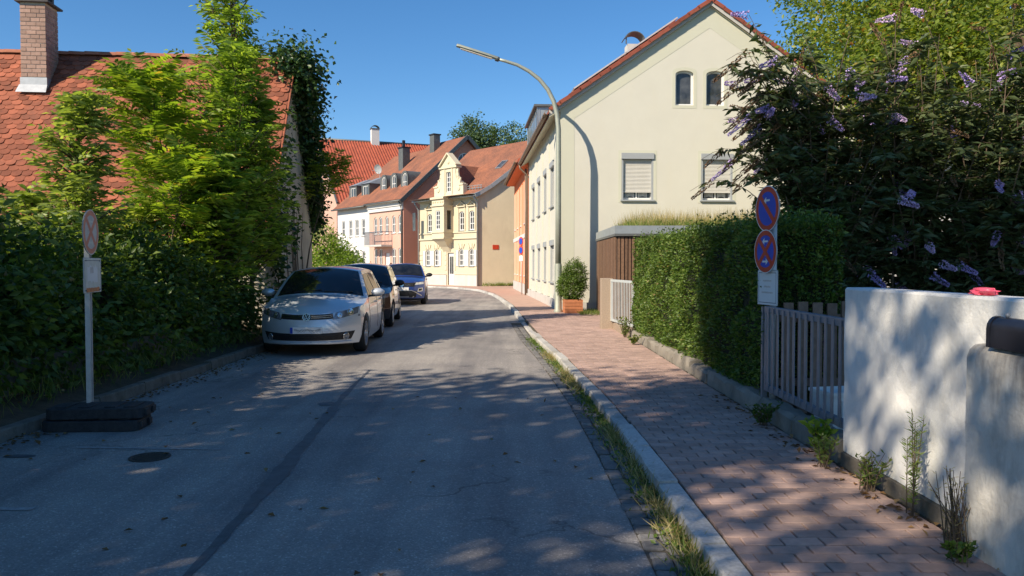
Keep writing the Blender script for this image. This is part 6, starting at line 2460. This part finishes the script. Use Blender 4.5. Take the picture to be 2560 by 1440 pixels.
    mb = MB().grid([[Wp(u, q) + wsn * .006 for u in np.linspace(-.915, .915, 15)] for q in np.linspace(.03, .95, 9)])
    ws = obj('windscreen', mb, M['car_glass'], t, True)
    for (u0, u1) in ((-.55, .05), (.1, .7)):
        a, b = Wp(u0, .05) + wsn * .02, Wp(u1, .09) + wsn * .02
        obj('wiper', MB().bar(a, b, .015, .015), M['dark'], ws)
    # side windows
    gl = p['glass']
    for sg in (-1, 1):
        for (g0, g1) in gl:
            top, bot = [], []
            for y in np.linspace(g0, g1, 9):
                zt = np.interp(y, [a for a, _ in roofl], [b for _, b in roofl]) - .07
                zb_ = bz(y) + .03
                if zt < zb_ + .015:
                    zt = zb_ + .015
                top.append((y, zt))
                bot.append((y, zb_))
            mb = MB().grid([[(sg * (xup(y, z) + .005), y, z) for y, z in bot], [(sg * (xup(y, z) + .005), y, z) for y, z in top]])
            obj('side_window', mb, M['car_glass'], t)
        tr_ = MB()
        bl_ = [(y, bz(y) + .012) for y in np.linspace(gl[0][0], gl[-1][1], 10)]
        for a, b in zip(bl_[:-1], bl_[1:]):
            tr_.bar((sg * (xup(*a) + .006), a[0], a[1]), (sg * (xup(*b) + .006), b[0], b[1]), .012, .02)
        obj('window_trim', tr_, M['dark'], t)
        # shut lines and handles
        for y in p['shut']:
            sh = MB()
            pts = [(sg * (sx(y, z) + .0015), y, z) for z in np.linspace(sill + .12, bz(y), 8)]
            for a, b in zip(pts[:-1], pts[1:]):
                sh.bar(a, b, .007, .004, (sg, 0, 0))
            obj('shut_line', sh, M['dark'], t)
        for y in p['handles']:
            z = bz(y) - .13
            obj('door_handle', MB().bar((sg * (sx(y, z) + .02), y - .09, z), (sg * (sx(y, z) + .02), y + .09, z), .025, .03), M[p.get('handle', paint)], t, bevel=.008)
        # mirror
        ym = ya0 + .22
        mz = bz(ym) + .09
        bm4 = bmesh.new()
        bmesh.ops.create_uvsphere(bm4, u_segments=16, v_segments=10, radius=1)
        for v in bm4.verts:
            v.co = Vector((sg * (xup(ym, bz(ym)) + .15) + v.co.x * .125, ym + v.co.y * (.085 if v.co.y < 0 else .03), mz + v.co.z * .075))
        me = bpy.data.meshes.new('mirror')
        bm4.to_mesh(me)
        bm4.free()
        mo = obj('mirror', me, M[p.get('mirror', paint)], t)
        me.polygons.foreach_set('use_smooth', [True] * len(me.polygons))
        obj('mirror_foot', MB().bar((sg * (xup(ym, bz(ym)) - .01), ym + .02, mz - .07), (sg * (xup(ym, bz(ym)) + .2), ym + .0, mz - .055), .06, .04), M['dark'], mo)
        # wheels
        for yc in (ywf, ywr):
            xw = sg * (hw - .03)
            wo = bpy.data.objects.new('wheel', None)
            COL.objects.link(wo)
            wo.parent = t
            wo.location = (xw, yc, RW)
            wo.rotation_euler = (0, R(90) * sg, 0)
            ty = [(RW * .66, -.19), (RW * .9, -.195), (RW * .985, -.16), (RW, -.11), (RW, -.06), (RW * .985, -.015), (RW * .9, .012), (RW * .68, .0)]
            obj('tyre', MB().lathe(ty, 36, None, False), M['tyre'], wo, True)
            rm_ = MB().lathe([(RW * .68, -.002), (RW * .70, .008), (RW * .63, .006), (RW * .60, -.06)], 36, None, False)
            ns = p.get('spokes', 5)
            for k in range(ns):
                a = 2 * math.pi * k / ns
                for da in (-.13, .13):
                    rm_.bar((.05 * math.cos(a), .05 * math.sin(a), -.012), (RW * .64 * math.cos(a + da), RW * .64 * math.sin(a + da), -.004), .032, .02)
            rm_.lathe([(.065, -.03), (.06, .0), (.03, .006)], 16)
            obj('rim', rm_, M['rim'], wo)
            obj('brake_disc', MB().lathe([(RW * .6, -.075), (RW * .6, -.06)], 24), M['dark'], wo)
    return t, Fp, quad, bo, sx, bz


# silver hatchback
G = dict(L=4.2, hw=.885, H=1.48, wf=.89, wr=3.46, R=.315, sill=.20, cowl=(1.12, 1.0), belt=[.81, .87, .92, .985, 1.0], nose_z=.71,
         tum=.46, rf=1.92, rr=3.72, rail=1.385, crown=.065, glass=[(1.42, 1.66), (1.70, 2.42), (2.5, 3.22), (3.27, 3.62)], shut=[1.30, 2.46, 3.3], handles=[2.28, 3.12], spokes=5, round=2.7)
t, Fp, quad, bo, sx, bz = car('silver hatchback nearest the camera parked by the left hedge', (-3.39, 12.62, 0), R(3.2), 'silver', G)
g1 = quad('grille', [(-.52, .80), (.52, .80), (.50, .965), (-.50, .965)], 'dark', .004)
for v in (.86, .915):
    for u0, u1 in ((-.50, -.09), (.09, .50)):
        mb = MB()
        pts = [Fp(u, v, .012) for u in np.linspace(u0, u1, 7)]
        for a, b in zip(pts[:-1], pts[1:]):
            mb.bar(a, b, .014, .012)
        obj('grille_bar', mb, M['chrome'], g1)
bc = Vector(Fp(0, .885, .016))
bx = Matrix.Translation(bc) @ Matrix.Rotation(R(80), 4, 'X')
bd = obj('badge', MB().lathe([(.062, -.004), (.062, .002)], 28, bx), M['dark'], g1)
mb = MB()
mb.lathe([(.054, .0021), (.054, .007), (.065, .007), (.065, .0021)], 28, bx, False)


def stroke(mb, a, b):
    mb.bar(tuple(bx @ Vector((a[0], a[1], .005))), tuple(bx @ Vector((b[0], b[1], .005))), .009, .008, tuple(bx.to_3x3() @ Vector((0, 0, 1))))


for a, b in (((-.024, .048), (0, .004)), ((.024, .048), (0, .004)), ((-.048, .024), (-.022, -.044)), ((-.022, -.044), (0, -.004)), ((0, -.004), (.022, -.044)), ((.022, -.044), (.048, .024))):
    stroke(mb, a, b)
obj('badge_mark', mb, M['chrome'], bd)
for sg in (-1, 1):
    c = [(sg * .50, .76), (sg * .95, .84), (sg * .985, 1.02), (sg * .56, .985)]
    hl2 = quad('headlight', c, 'lamp_lens', .007, 8)
    for (u, v, r_) in ((.63, .885, .045), (.82, .93, .06)):
        q = Vector(Fp(sg * u, v, .012))
        nrm = (Vector(Fp(sg * u, v, .03)) - Vector(Fp(sg * u, v, .001))).normalized()
        mx = Matrix.Translation(q) @ nrm.to_track_quat('Z', 'Y').to_matrix().to_4x4()
        obj('lamp', MB().lathe([(r_, .004), (r_ * .85, .008), (r_ * .55, .0), (r_ * .4, .006), (.002, .008)], 20, mx, False), M['lamp_bowl'], hl2, True)
    fq = Vector(Fp(sg * .74, .235, .012))
    nrm = (Vector(Fp(sg * .74, .235, .03)) - Vector(Fp(sg * .74, .235, .001))).normalized()
    mx = Matrix.Translation(fq) @ nrm.to_track_quat('Z', 'Y').to_matrix().to_4x4()
    fo = obj('fog_light', MB().lathe([(.055, .0), (.055, .006), (.046, .008), (.04, .002)], 20, mx), M['lamp_lens'], t, True)
    obj('fog_ring', MB().lathe([(.056, .004), (.06, .01), (.052, .012)], 20, mx, False), M['chrome'], fo, True)
    tri = quad('turn_signal', [(sg * .955, .75), (sg * .985, .75), (sg * .985, .80), (sg * .955, .80)], 'lamp_lens', .006, 2)
lg = quad('lower_grille', [(-.84, .13), (.84, .13), (.90, .36), (-.90, .36)], 'dark', .005, 16)
mb = MB()
for v in (.18, .24, .3):
    pts = [Fp(u, v, .009) for u in np.linspace(-.6, .6, 9)]
    for a, b in zip(pts[:-1], pts[1:]):
        mb.bar(a, b, .01, .008)
obj('grille_bar', mb, M['dark'], lg)
lip = MB()
pts = [Fp(u, .06, .012) for u in np.linspace(-.86, .86, 15)]
for a, b in zip(pts[:-1], pts[1:]):
    lip.bar(a, b, .03, .02)
obj('front_lip', lip, M['silver'], t)
pz = Fp(0, .47)[2]
py = Fp(0.0, .47)[1] - .022
np_ = obj('number_plate', MB().box(-.26, .26, py - .006, py + .012, pz - .055, pz + .055), M['plate_white'], t, bevel=.004)
obj('plate_band', MB().box(-.256, -.213, py - .008, py - .0065, pz - .051, pz + .051), M['plate_blue'], np_)
sc_ = MB()
for k in range(3):
    pts = [(x, py - .008, pz + .028 * math.sin(x * 46 + k * 2) * math.cos(x * 17 + k)) for x in np.linspace(-.19, .24, 40)]
    for a, b in zip(pts[:-1], pts[1:]):
        sc_.bar(a, b, .003, .004, (0, 1, 0))
obj('plate_smudge', sc_, M['scrawl'], np_)
mb = MB()
mb.tube([(0, 3.55, 1.47), (0, 3.66, 1.62)], .005, 5)
obj('aerial', mb, M['dark'], t)
obj('side_marker', MB().box(.868, .876, .50, .55, .62, .67), M['lamp_lens'], t)

# dark compact car
D_ = dict(L=4.1, hw=.88, H=1.56, wf=.86, wr=3.42, R=.32, sill=.22, cowl=(1.0, 1.06), belt=[.84, .91, .97, 1.03, 1.05], nose_z=.78,
          tum=.42, rf=1.78, rr=3.6, rail=1.45, crown=.07, glass=[(1.3, 1.56), (1.6, 2.34), (2.42, 3.14), (3.2, 3.5)], shut=[1.2, 2.38, 3.2], handles=[2.2, 3.02], spokes=6, mirror='dark', handle='chrome')
t, Fp, quad, bo, sx, bz = car('dark brown compact car parked in the middle of the row', (-3.72, 18.0, 0), R(4.5), 'black_paint', D_)
g1 = quad('grille', [(-.5, .72), (.5, .72), (.46, .93), (-.46, .93)], 'dark', .005)
mb = MB()
for dz in (0, .05):
    q = Vector(Fp(0, .80, .014)) + Vector((0, 0, dz))
    for sg in (-1, 1):
        mb.bar(q, q + Vector((sg * .07, .01, -.05)), .014, .02)
obj('badge', mb, M['chrome'], g1)
for sg in (-1, 1):
    quad('headlight', [(sg * .56, .78), (sg * .95, .86), (sg * .97, .98), (sg * .6, .94)], 'lamp_lens', .007)
    quad('fog_light', [(sg * .62, .26), (sg * .8, .28), (sg * .8, .4), (sg * .62, .38)], 'dark', .006, 3)
quad('lower_grille', [(-.55, .12), (.55, .12), (.6, .4), (-.6, .4)], 'dark', .005)
pz, py = Fp(0, .55)[2], Fp(0, .55)[1] - .02
obj('number_plate', MB().box(-.26, .26, py - .006, py + .01, pz - .055, pz + .055), M['plate_white'], t)

# blue crossover
S_ = dict(L=4.23, hw=.91, H=1.57, wf=.88, wr=3.47, R=.34, sill=.25, cowl=(1.12, 1.1), belt=[.90, .97, 1.03, 1.09, 1.1], nose_z=.88,
          tum=.40, rf=1.84, rr=3.62, rail=1.475, crown=.07, glass=[(1.42, 1.66), (1.7, 2.42), (2.5, 3.2), (3.25, 3.52)], shut=[1.3, 2.46, 3.25], handles=[2.28, 3.1], spokes=5, mirror='dark', round=3.4, rake=.06)
t, Fp, quad, bo, sx, bz = car('blue crossover farthest along the row of parked cars', (-4.15, 28.9, 0), R(5), 'blue_paint', S_)
g1 = quad('grille', [(-.56, .70), (.56, .70), (.62, .94), (-.62, .94)], 'dark', .005)
mb = MB()
for v in (.77, .84):
    pts = [Fp(u, v, .012) for u in np.linspace(-.5, .5, 9)]
    for a, b in zip(pts[:-1], pts[1:]):
        mb.bar(a, b, .014, .012)
obj('grille_bar', mb, M['chrome'], g1)
q = Vector(Fp(0, .82, .016))
obj('badge', MB().lathe([(.07, -.003), (.07, .004)], 24, Matrix.Translation(q) @ Matrix.Rotation(R(85), 4, 'X')), M['chrome'], g1)
for sg in (-1, 1):
    quad('headlight', [(sg * .57, .80), (sg * .95, .84), (sg * .97, .96), (sg * .62, .94)], 'lamp_bowl', .007)
    f_ = quad('daytime_light', [(sg * .68, .40), (sg * .88, .42), (sg * .90, .62), (sg * .72, .60)], 'lamp_bowl', .006, 4)
    quad('fog_light', [(sg * .71, .43), (sg * .86, .45), (sg * .87, .59), (sg * .74, .57)], 'dark', .010, 4, f_)
lg = quad('lower_grille', [(-.62, .06), (.62, .06), (.66, .46), (-.5, .46)], 'dark', .005)
lg2 = quad('skid_plate', [(-.5, .05), (.5, .05), (.55, .14), (-.55, .14)], 'rim', .009, 4)
mb = MB()
pts = [Fp(u, .48 - .32 * max(0, (abs(u) - .45) / .4), .012) for u in np.linspace(-.85, .85, 17)]
for a, b in zip(pts[:-1], pts[1:]):
    mb.bar(a, b, .03, .03)
obj('bumper_trim', mb, M['rim'], lg)
pz, py = Fp(0, .58)[2], Fp(0, .58)[1] - .02
obj('number_plate', MB().box(-.26, .26, py - .006, py + .01, pz - .055, pz + .055), M['plate_white'], t)
for sg in (-1, 1):
    obj('roof_rail', MB().tube([(sg * .58, 1.95, 1.53), (sg * .58, 2.3, 1.585), (sg * .58, 3.3, 1.57), (sg * .58, 3.55, 1.52)], .018, 6), M['dark'], t, True)
